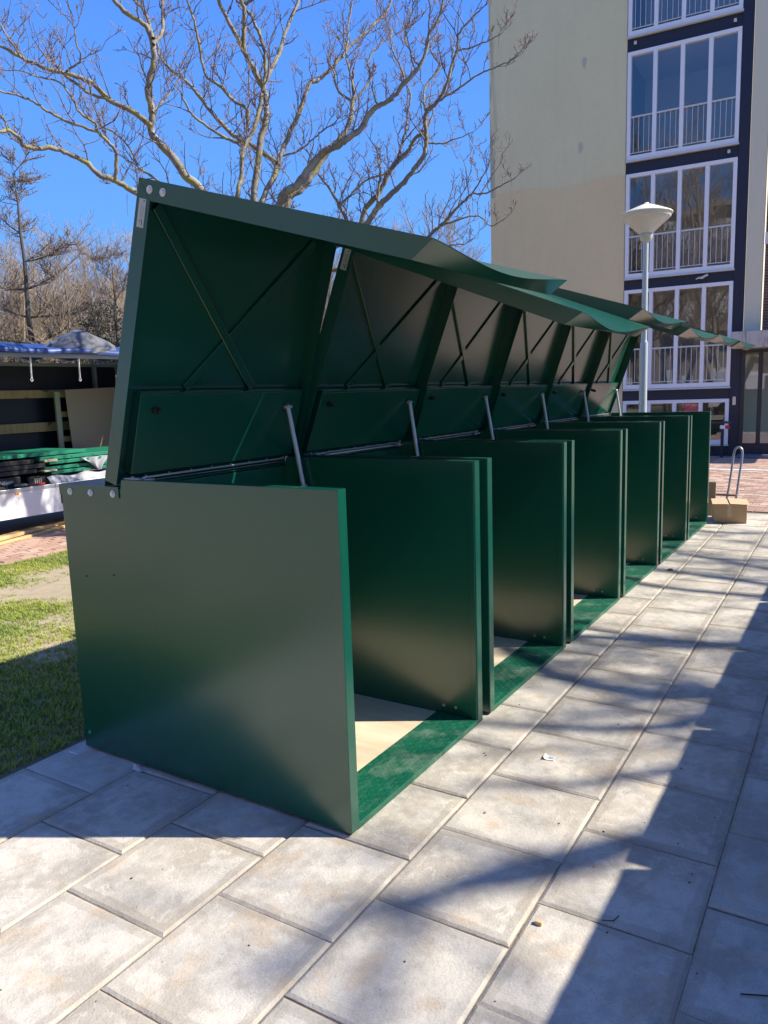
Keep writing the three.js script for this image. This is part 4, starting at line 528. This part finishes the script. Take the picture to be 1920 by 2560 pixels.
// ------------------------------------------------------------------ open cargo trailer on the left with its load
const woodT = tex(256, 512, (u, v) => { const g = fbm(u * 30, v * 3, 501, 4), k = fbm(u * 4, v * 5, 503, 3); return mix3(mix3([0.46, 0.25, 0.10], [0.68, 0.42, 0.19], g), [0.24, 0.13, 0.06], sstep(0.68, 0.76, k)); });
const wood = std(1, 1, 1, 0.75, 0, { map: woodT }), paleWood = std(0.52, 0.42, 0.28, 0.75), kraft = std(0.36, 0.25, 0.165, 0.85);
{
  const X = -7.75, X2 = -9.78, ZA = -1.2, ZB = -6.95;
  const t = thing('cargo_trailer', 'white trailer with blue tarpaulin roof, its side open, parked on the left', 'trailer');
  const sb = part('side_board', bx(X - 0.03, X, 0.262, 0.6, ZB, ZA, 0.004), M.white, t);
  part('rim_rail', bx(X - 0.035, X + 0.006, 0.601, 0.652, ZB, ZA, 0.006), M.alu, sb);
  part('reflector', bx(X + 0.0005, X + 0.008, 0.572, 0.6, -3.61, -3.55, 0.002), std(0.9, 0.32, 0.02, 0.3), sb);
  part('latch', merge([bx(X + 0.006, X + 0.02, 0.615, 0.64, -4.28, -4.2, 0.003), cyl([X + 0.02, 0.63, -4.24], [X + 0.02, 0.63, -4.14], 0.008, 0.008, 8)]), M.steel, sb);
  part('bed', bx(X2, X - 0.04, 0.5, 0.56, ZB, ZA), std(0.05, 0.04, 0.035, 0.8), t);
  part('chassis', merge([bx(X - 0.5, X - 0.42, 0.36, 0.5, ZB, ZA), bx(X2 + 0.4, X2 + 0.48, 0.36, 0.5, ZB, ZA)]), M.galv, t);
  for (const z of [-4.72, -5.42]) {
    const w = part('wheel', new THREE.TorusGeometry(0.19, 0.075, 14, 32).rotateY(Math.PI / 2).translate(X - 0.2, 0.255, z), M.rubber, t);
    part('rim', merge([cyl([X - 0.22, 0.255, z], [X - 0.15, 0.255, z], 0.15, 0.14, 24), new THREE.TorusGeometry(0.14, 0.012, 8, 28).rotateY(Math.PI / 2).translate(X - 0.148, 0.255, z)]), std(0.7, 0.7, 0.7, 0.4, 0.5), w);
    part('hub_holes', merge(Array.from({ length: 6 }, (_, k) => cyl([X - 0.152, 0.255 + 0.09 * Math.sin(k * 1.047), z + 0.09 * Math.cos(k * 1.047)], [X - 0.147, 0.255 + 0.09 * Math.sin(k * 1.047), z + 0.09 * Math.cos(k * 1.047)], 0.022, 0.022, 10))), M.black, w);
  }
  part('mudguard', sheet(8, 2, (u, v) => [X - 0.32 + v * 0.2, 0.255 + 0.3 * Math.sin(0.3 + u * 1.3), -4.72 + 0.3 * Math.cos(0.3 + u * 1.3)]), std(0.35, 0.36, 0.37, 0.6), t);
  // frame of tubes, dark tarpaulin walls inside, slatted boards on the far wall
  part('roof_frame', merge([bx(X - 0.05, X, 2.345, 2.4, ZB, ZA, 0.004), bx(X2, X2 + 0.05, 2.335, 2.39, ZB, ZA, 0.004), bx(X2 + 0.05, X - 0.05, 2.34, 2.385, ZB + 0.45, ZB + 0.49), bx(X2 + 0.05, X - 0.05, 2.34, 2.385, -3.4, -3.36), bx(X2, X2 + 0.06, 0.6, 2.335, -6.5, -6.44)]), std(0.34, 0.35, 0.33, 0.55, 0.4), t);
  part('rear_tarp', sheet(24, 8, (u, v) => [X2 - 0.03 + 0.02 * Math.sin(u * 40) * v, 0.58 + v * 1.8, ZA + (ZB - ZA) * u]), std(0.008, 0.009, 0.018, 0.55), t);
  part('end_tarp', sheet(8, 8, (u, v) => [X2 + (X - 0.03 - X2) * u, 0.58 + v * 1.85, ZB - 0.015 + 0.02 * Math.sin(u * 20)]), std(0.008, 0.009, 0.018, 0.55), t);
  part('front_tarp', sheet(8, 8, (u, v) => [X2 + (X - 0.06 - X2) * u, 0.58 + v * 1.8, ZA + 0.02]), std(0.008, 0.009, 0.018, 0.55), t);
  for (const [y0, y1] of [[1.83, 1.957], [1.29, 1.437]]) part('board', boxUV(bx(X2 + 0.03, X2 + 0.055, y0, y1, ZB + 0.1, ZA, 0.003), 1), wood, t);
  const fold = (z, x) => 0.05 * (fbm(z * 2.1, x * 1.4, 510, 4) - 0.5) + 0.03 * Math.sin(z * 9 + 2.5 * Math.sin(x * 3));
  part('roof_tarp', sheet(90, 40, (u, v) => { const z = ZA + 0.05 + (ZB - ZA - 0.12) * u, a = v; if (a < 0.28) { const k = a / 0.28, ang = Math.PI * (-0.15 + 0.75 * k), r = 0.052 + 0.016 * (fbm(z * 7, k * 3, 512, 3) - 0.5); return [X + 0.005 + r * Math.cos(ang) * 1.1, 2.425 + r * Math.sin(ang) + 0.01 * Math.sin(z * 5), z]; } const k = (a - 0.28) / 0.72, x = X - 0.03 + (X2 - X) * k, crown = 0.06 + 0.1 * Math.sin(Math.PI * Math.min(1, k * 1.05)) + sstep(-4.2, -2.2, z) * 0.08; return [x, 2.40 + crown + fold(z, x), z]; }), phy(0.035, 0.075, 0.24, { roughness: 0.42, ior: 1.5, side: THREE.DoubleSide }), t);
  const lump = new THREE.IcosahedronGeometry(1, 5); { const p = lump.attributes.position; for (let i = 0; i < p.count; i++) { const x = p.getX(i), y = p.getY(i), z = p.getZ(i), n = 1 + 0.35 * (fbm(x * 3 + 4, y * 3 + z * 2.2, 515, 3) - 0.5) + 0.1 * Math.abs(Math.sin(x * 6 + y * 9)); p.setXYZ(i, x * n * 0.34, Math.max(-0.05, y * n) * 0.3 * (1 - 0.3 * Math.abs(z)), z * n * 0.5); } lump.computeVertexNormals(); }
  part('bunched_tarp', lump.translate(X - 0.3, 2.43, -4.98), std(0.13, 0.135, 0.15, 0.6), t, 'grey tarpaulin bunched up on the roof');
  for (const z of [-3.98, -4.72]) { const s = new Tubes(); s.add([V(X - 0.02, 2.36, z), V(X - 0.015, 2.2, z + 0.01), V(X - 0.005, 2.07, z + 0.02)], [0.011, 0.012, 0.012], 8); part('strap', merge([s.geo(), new THREE.TorusGeometry(0.017, 0.006, 6, 14).rotateY(Math.PI / 2).translate(X - 0.005, 2.05, z + 0.02)]), std(0.62, 0.6, 0.54, 0.7), t); }
}
{ // the load
  const f = thing('wooden_pallet', 'pale wooden pallet frame standing in the trailer left of the cardboard sheet', 'pallet', [-9.55, 0.56, -5.56]);
  part('stile', boxUV(bx(-0.02, 0.02, 0, 1.36, -0.045, 0.045, 0.003), 1), paleWood, f); for (const y of [0.55, 0.95, 1.27]) part('rail', bx(-0.02, 0.015, y, y + 0.09, -0.55, -0.046, 0.003), wood, f);
  const cs = single('cardboard_sheet', bx(-0.006, 0.006, 0, 1.35, -0.98, 0, 0.002), std(0.52, 0.33, 0.22, 0.85), 'large brown cardboard sheet standing on end inside the trailer', 'cardboard', [-9.4, 0.6, -5.68]); cs.rotation.set(0.03, 0, 0.03);
  const pg = bx(-1.1, 0, -0.024, 0.024, -1.9, 0, 0.004), pm = std(0.01, 0.19, 0.11, 0.45), GG = 'green panels stacked in the trailer';
  const dots = merge([-0.18, -0.5, -0.85, -1.2].map((z) => cyl([0.0003, 0, z], [0.003, 0, z], 0.009, 0.009, 8)));
  const mk = (label, pos, turn) => { const o = thing('green_panel', label, 'panel', pos, turn, GG); part('sheet', pg, pm, o); part('holes', dots, M.black, o); return o; };
  const p0 = mk('topmost green panel of the stack in the trailer', [-8.02, 1.045, -3.0], 0.01);
  [['second green panel from the top of the trailer stack', [-7.97, 0.985, -4.1], -0.01], ['middle green panel of the trailer stack, resting on wooden spacers', [-7.93, 0.925, -4.22], 0.01], ['fourth green panel from the top of the trailer stack', [-7.97, 0.848, -4.16], -0.015], ['lowest green panel of the trailer stack', [-7.94, 0.785, -4.24], 0.01]].forEach(([l, p, t]) => clone(p0, l, p, t));
  single('wooden_spacer', boxUV(bx(-0.9, 0.03, -0.016, 0.016, -0.02, 0.02, 0.002), 1), paleWood, 'pale wood spacer between the upper green panels in the trailer', 'spacer', [-7.95, 0.955 + 0.0, -4.24]).scale.z = 5;
  single('wooden_spacer', boxUV(bx(-0.9, 0.03, -0.012, 0.012, -0.02, 0.02, 0.002), 1), paleWood, 'pale wood spacer between the lower green panels in the trailer', 'spacer', [-7.95, 0.818, -4.22]).scale.z = 5;
  const bm = std(0.018, 0.018, 0.02, 0.55), bp = bx(-1.1, 0, -0.028, 0.028, -1.7, 0, 0.004);
  const b0 = single('black_board', bp, bm, 'uppermost black board lying left of the green panels in the trailer', 'board', [-7.95, 0.965, -2.3], 'black boards in the trailer');
  clone(b0, 'middle black board lying left of the green panels in the trailer', [-7.93, 0.9, -2.45]); clone(b0, 'lowest black board of the pile left of the green panels', [-7.94, 0.835, -2.32]);
  const crate = (label, pos, l, q) => { const o = thing('black_case', label, 'case', pos); part('body', bx(-0.5, 0, 0, 0.2, -l, 0, 0.01), bm, o); for (let k = 0; k < 4; k++) part('slot', bx(0.0005, 0.004, 0.05, 0.17, -q - 0.03 * k - 0.011, -q - 0.03 * k, 0.001), std(0.4, 0.38, 0.36, 0.6), o); };
  crate('black case with four pale slots left in the trailer', [-7.9, 0.585, -2.6], 1.15, 0.85); crate('flatter black case with pale slots under the green panels', [-7.98, 0.56, -3.9], 0.8, 0.1);
  const cloth = (label, f2, n = 40) => single('grey_cloth', sheet(n, 14, f2), std(0.36, 0.36, 0.39, 0.9, 0, { side: THREE.DoubleSide }), label, 'cloth');
  cloth('grey cloth hanging in a point over the stacked green panels', (u, v) => { const w = (u - 0.5) * 0.62 * (1 - 0.75 * v); return [-7.92 + 0.03 * v + 0.03 * Math.sin(u * 17 + v * 3), 0.955 - 0.20 * v * (0.55 + 0.45 * Math.sin(Math.PI * u)), -4.98 - w]; });
  cloth('long grey cloth spread under the green panels along the trailer rim', (u, v) => [-7.88 + 0.09 * v, 0.74 - 0.10 * v + 0.018 * Math.sin(u * 19 + 2 * v) + 0.02 * (fbm(u * 8, v * 3, 531, 3) - 0.5), -4.12 - u * 1.5]);
  const blob = (sx, sy, sz, s) => { const g = new THREE.IcosahedronGeometry(1, 3), p = g.attributes.position; for (let i = 0; i < p.count; i++) { const n = 1 + 0.5 * (fbm(p.getX(i) * 2.5 + s, p.getY(i) * 2.5 + p.getZ(i), 540 + s, 3) - 0.5); p.setXYZ(i, p.getX(i) * n * sx, p.getY(i) * n * sy, p.getZ(i) * n * sz); } g.computeVertexNormals(); return g; };
  const glove = (label, pos, turn, c) => { const o = thing('work_glove', label, 'glove', pos, turn); part('palm', blob(0.05, 0.026, 0.07, 3), std(...c, 0.9), o); for (let k = 0; k < 5; k++) { const t = new Tubes(), a = -0.5 + k * 0.25; t.add([V(-0.03 + k * 0.015, 0, -0.04), V(-0.03 + k * 0.015 + 0.03 * a, 0.014, -0.1), V(-0.03 + k * 0.015 + 0.06 * a, 0, -0.14 + 0.02 * Math.abs(k - 2))], [0.015, 0.015, 0.01], 7); part('finger', t.geo(), std(...c, 0.9), o); } };
  glove('grey work glove on top of the heap in the trailer', [-7.86, 0.72, -3.5], 0.5, [0.3, 0.29, 0.28]); glove('dark work glove under the grey glove in the trailer', [-7.83, 0.66, -3.42], 2.2, [0.05, 0.05, 0.055]); glove('crumpled grey glove with yellow cuff beside the heap in the trailer', [-7.86, 0.67, -3.75], 3.4, [0.28, 0.26, 0.2]);
  single('red_tool', merge([bx(-0.02, 0.02, -0.015, 0.015, -0.13, 0, 0.006), cyl([0, 0, 0], [0, -0.01, 0.09], 0.008, 0.008, 8)]), std(0.62, 0.03, 0.03, 0.45), 'red hand tool lying on the trailer rim', 'tool', [-7.84, 0.66, -3.92]);
  // planks on the ground beside the trailer
  const pk = (label, a, b, y, w, h) => { const A = V(...a), B = V(...b), l = A.distanceTo(B); const m = single('timber_plank', boxUV(bx(-w / 2, w / 2, 0, h, 0, l, 0.004), 1), std(0.62, 0.42, 0.2, 0.7), label, 'plank', [a[0], y, a[1] === undefined ? 0 : a[2]]); m.rotation.y = Math.atan2(b[0] - a[0], b[2] - a[2]); };
  pk('upper timber plank lying beneath the trailer side', [-7.25, 0, -1.9], [-8.2, 0, -4.75], 0.03, 0.14, 0.045); pk('lower timber plank lying on the bricks before the trailer', [-7.13, 0, -1.9], [-8.05, 0, -4.75], 0.0, 0.07, 0.03);
}
// ------------------------------------------------------------------ cardboard, hand truck and small things on the right
{
  const o = thing('cardboard_box', 'brown cardboard box with taped flaps beside the farthest locker', 'box', [0.055, 0, -7.83], 0.2);
  const km = std(0.50, 0.34, 0.195, 0.85), km2 = std(0.56, 0.40, 0.24, 0.85);
  part('carton', bx(0, 0.375, 0.002, 0.235, -0.48, 0, 0.004), km, o);
  part('flap', bx(-0.012, 0.168, 0.2365, 0.2395, -0.485, 0.012, 0.001).rotateZ(0.02), km2, o); part('flap', bx(0.176, 0.395, 0.2365, 0.2395, -0.49, 0.018, 0.001).rotateZ(-0.03).translate(0, 0.012, 0), km2, o);
  part('tape', bx(0.155, 0.2, 0.08, 0.236, 0.0005, 0.0015), std(0.58, 0.44, 0.28, 0.35), o);
  const s = single('cardboard_sheet', bx(-0.1, 0.07, 0, 0.44, -0.008, 0.008, 0.002), kraft, 'folded brown cardboard piece upright between the last locker and the hand truck', 'cardboard', [-0.09, 0.0, -8.4]); s.rotation.x = -0.08;
  const h = thing('hand_truck', 'grey tubular hand truck standing behind the cardboard box', 'hand truck', [0, 0, -8.72], 0);
  const tb = new Tubes(), pts = curve([V(0.055, 0.03, 0.12), V(0.088, 0.25, 0.06), V(0.118, 0.6, -0.02), V(0.13, 0.78, -0.06), V(0.15, 0.848, -0.075), V(0.19, 0.868, -0.08), V(0.222, 0.84, -0.075), V(0.232, 0.77, -0.06), V(0.215, 0.5, 0), V(0.195, 0.2, 0.07), V(0.185, 0.03, 0.12)], 8); tb.add(pts, pts.map(() => 0.0145), 12); part('handle', tb.geo(), std(0.42, 0.44, 0.46, 0.35, 0.6), h);
  part('crossbar', bx(-0.12, 0.2, 0.235, 0.262, 0.085, 0.115, 0.004), std(0.24, 0.16, 0.11, 0.6), h); part('toe_plate', bx(0, 0.26, 0.02, 0.026, 0.1, 0.32, 0.002), M.galv, h);
  for (const x of [0.01, 0.235]) part('wheel', cyl([x - 0.02, 0.09, 0.06], [x + 0.02, 0.09, 0.06], 0.09, 0.09, 20), M.rubber, h);
  const b = thing('barrier_arm', 'dark barrier arm with red and white end by the house wall', 'barrier', [-1.24, 0, -16.9]);
  part('post', bx(-0.03, 0.03, 0, 0.78, -0.03, 0.03, 0.005), M.navy, b); part('arm', bx(-0.62, 0.2, 0.78, 0.83, -0.025, 0.025, 0.006), std(0.03, 0.032, 0.045, 0.5), b); part('red_stripe', bx(0.06, 0.16, 0.66, 0.74, 0.031, 0.036), std(0.5, 0.02, 0.02, 0.5), b); part('white_stripe', bx(-0.05, 0.058, 0.66, 0.74, 0.031, 0.036), M.white, b);
  const pf = new THREE.IcosahedronGeometry(0.22, 4); { const p = pf.attributes.position; for (let i = 0; i < p.count; i++) { const n = 0.8 + 0.55 * Math.abs(fbm(p.getX(i) * 12, p.getY(i) * 12 + p.getZ(i) * 9, 560, 3) - 0.3); p.setXYZ(i, p.getX(i) * n, p.getY(i) * n, p.getZ(i) * n * 0.7); } pf.computeVertexNormals(); }
  single('paper_flower', pf, std(0.75, 0.06, 0.16, 0.7), 'pink crumpled paper flower behind the lowest window', 'decoration', [-2.02, 1.13, -17.48]);
  // litter
  const lab = thing('paper_label', 'small white torn paper label lying on the sunlit tiles', 'label', [0.449, 0.002, -0.991], 0.1);
  part('paper', sheet(8, 5, (u, v) => [(u - 0.5) * 0.052, 0.001 + 0.005 * Math.abs(u - 0.5) ** 2 * 4 + (u < 0.1 ? 0.006 : 0), (v - 0.5) * 0.042]), std(0.75, 0.76, 0.78, 0.7, 0, { side: THREE.DoubleSide }), lab); part('print', merge([0, 1, 2].map((k) => bx(-0.012, 0.02, 0.0026, 0.003, -0.012 + k * 0.008, -0.009 + k * 0.008))), std(0.4, 0.4, 0.43, 0.7), lab);
  single('wood_chip', bx(-0.012, 0.012, 0, 0.012, -0.008, 0.008, 0.002), std(0.6, 0.42, 0.25, 0.8), 'small square wood chip on the tiles near the lower edge', 'chip', [0.815, 0.0015, 0.111]);
  const tw = (name, label, pts, r, c) => { const t = new Tubes(); t.add(pts.map((p) => V(...p)), pts.map(() => r), 6); single(name, t.geo(), std(...c, 0.9), label, name.replace('_', ' ')); };
  tw('dry_twig', 'thin dark twig on the shaded tiles at lower right', [[1.415, 0.004, 0.108], [1.47, 0.006, 0.085], [1.56, 0.004, 0.045]], 0.0022, [0.04, 0.035, 0.03]);
  tw('dry_twig', 'bent thin twig lying across the edge of the dark shade, lower right', [[0.985, 0.003, -0.005], [1.02, 0.004, -0.02], [1.028, 0.003, -0.055]], 0.0014, [0.06, 0.05, 0.04]);
  tw('dry_twig', 'curled twig on the shadow edge before the nearest locker', [[-0.47, 0.003, 0.275], [-0.44, 0.006, 0.25], [-0.40, 0.004, 0.235], [-0.375, 0.006, 0.21]], 0.0014, [0.07, 0.06, 0.05]);
  single('dry_leaf', sheet(6, 4, (u, v) => [(u - 0.5) * 0.06, 0.006 + 0.012 * Math.sin(u * 3) * Math.cos(v * 2), (v - 0.5) * 0.035 * Math.sin(0.3 + u * 2.4)]), std(0.24, 0.15, 0.08, 0.9, 0, { side: THREE.DoubleSide }), 'dry brown leaf by the fourth locker front', 'leaf', [0.13, 0.002, -5.05]);
  single('plastic_scrap', bx(-0.035, 0.035, 0, 0.003, -0.004, 0.004, 0.001), std(0.8, 0.8, 0.74, 0.6), 'white plastic strip on the shaded tile behind the nearest locker', 'scrap', [-1.63, 0.002, 0.075]);
  single('plastic_scrap', sheet(5, 4, (u, v) => [(u - 0.5) * 0.05, 0.03 * (1 - u) * Math.sin(v * 3), (v - 0.5) * 0.03]), phy(0.8, 0.82, 0.85, { transmission: 0.5, thickness: 0, roughness: 0.4, side: THREE.DoubleSide }), 'clear plastic scrap at the foot of the nearest locker panel', 'scrap', [-1.2, 0.003, 0.035]);
  const crumbs = []; for (let k = 0; k < 80; k++) { const x = rr(-1.6, 1.5), z = rr(-2, 1.4); if (x < 0.04 && z < 0.03) continue; const s = rr(0.002, 0.0062); crumbs.push(new THREE.TetrahedronGeometry(s, 1).scale(1, 0.45, rr(0.6, 1)).rotateY(rnd() * 6).translate(x, s * 0.3, z)); }
  const cr = single('crumbs', merge(crumbs), std(0.12, 0.075, 0.05, 0.9), 'dark bark crumbs scattered over the tiles', 'debris'); cr.userData.kind = 'stuff';
}
renderer.render(scene, camera);
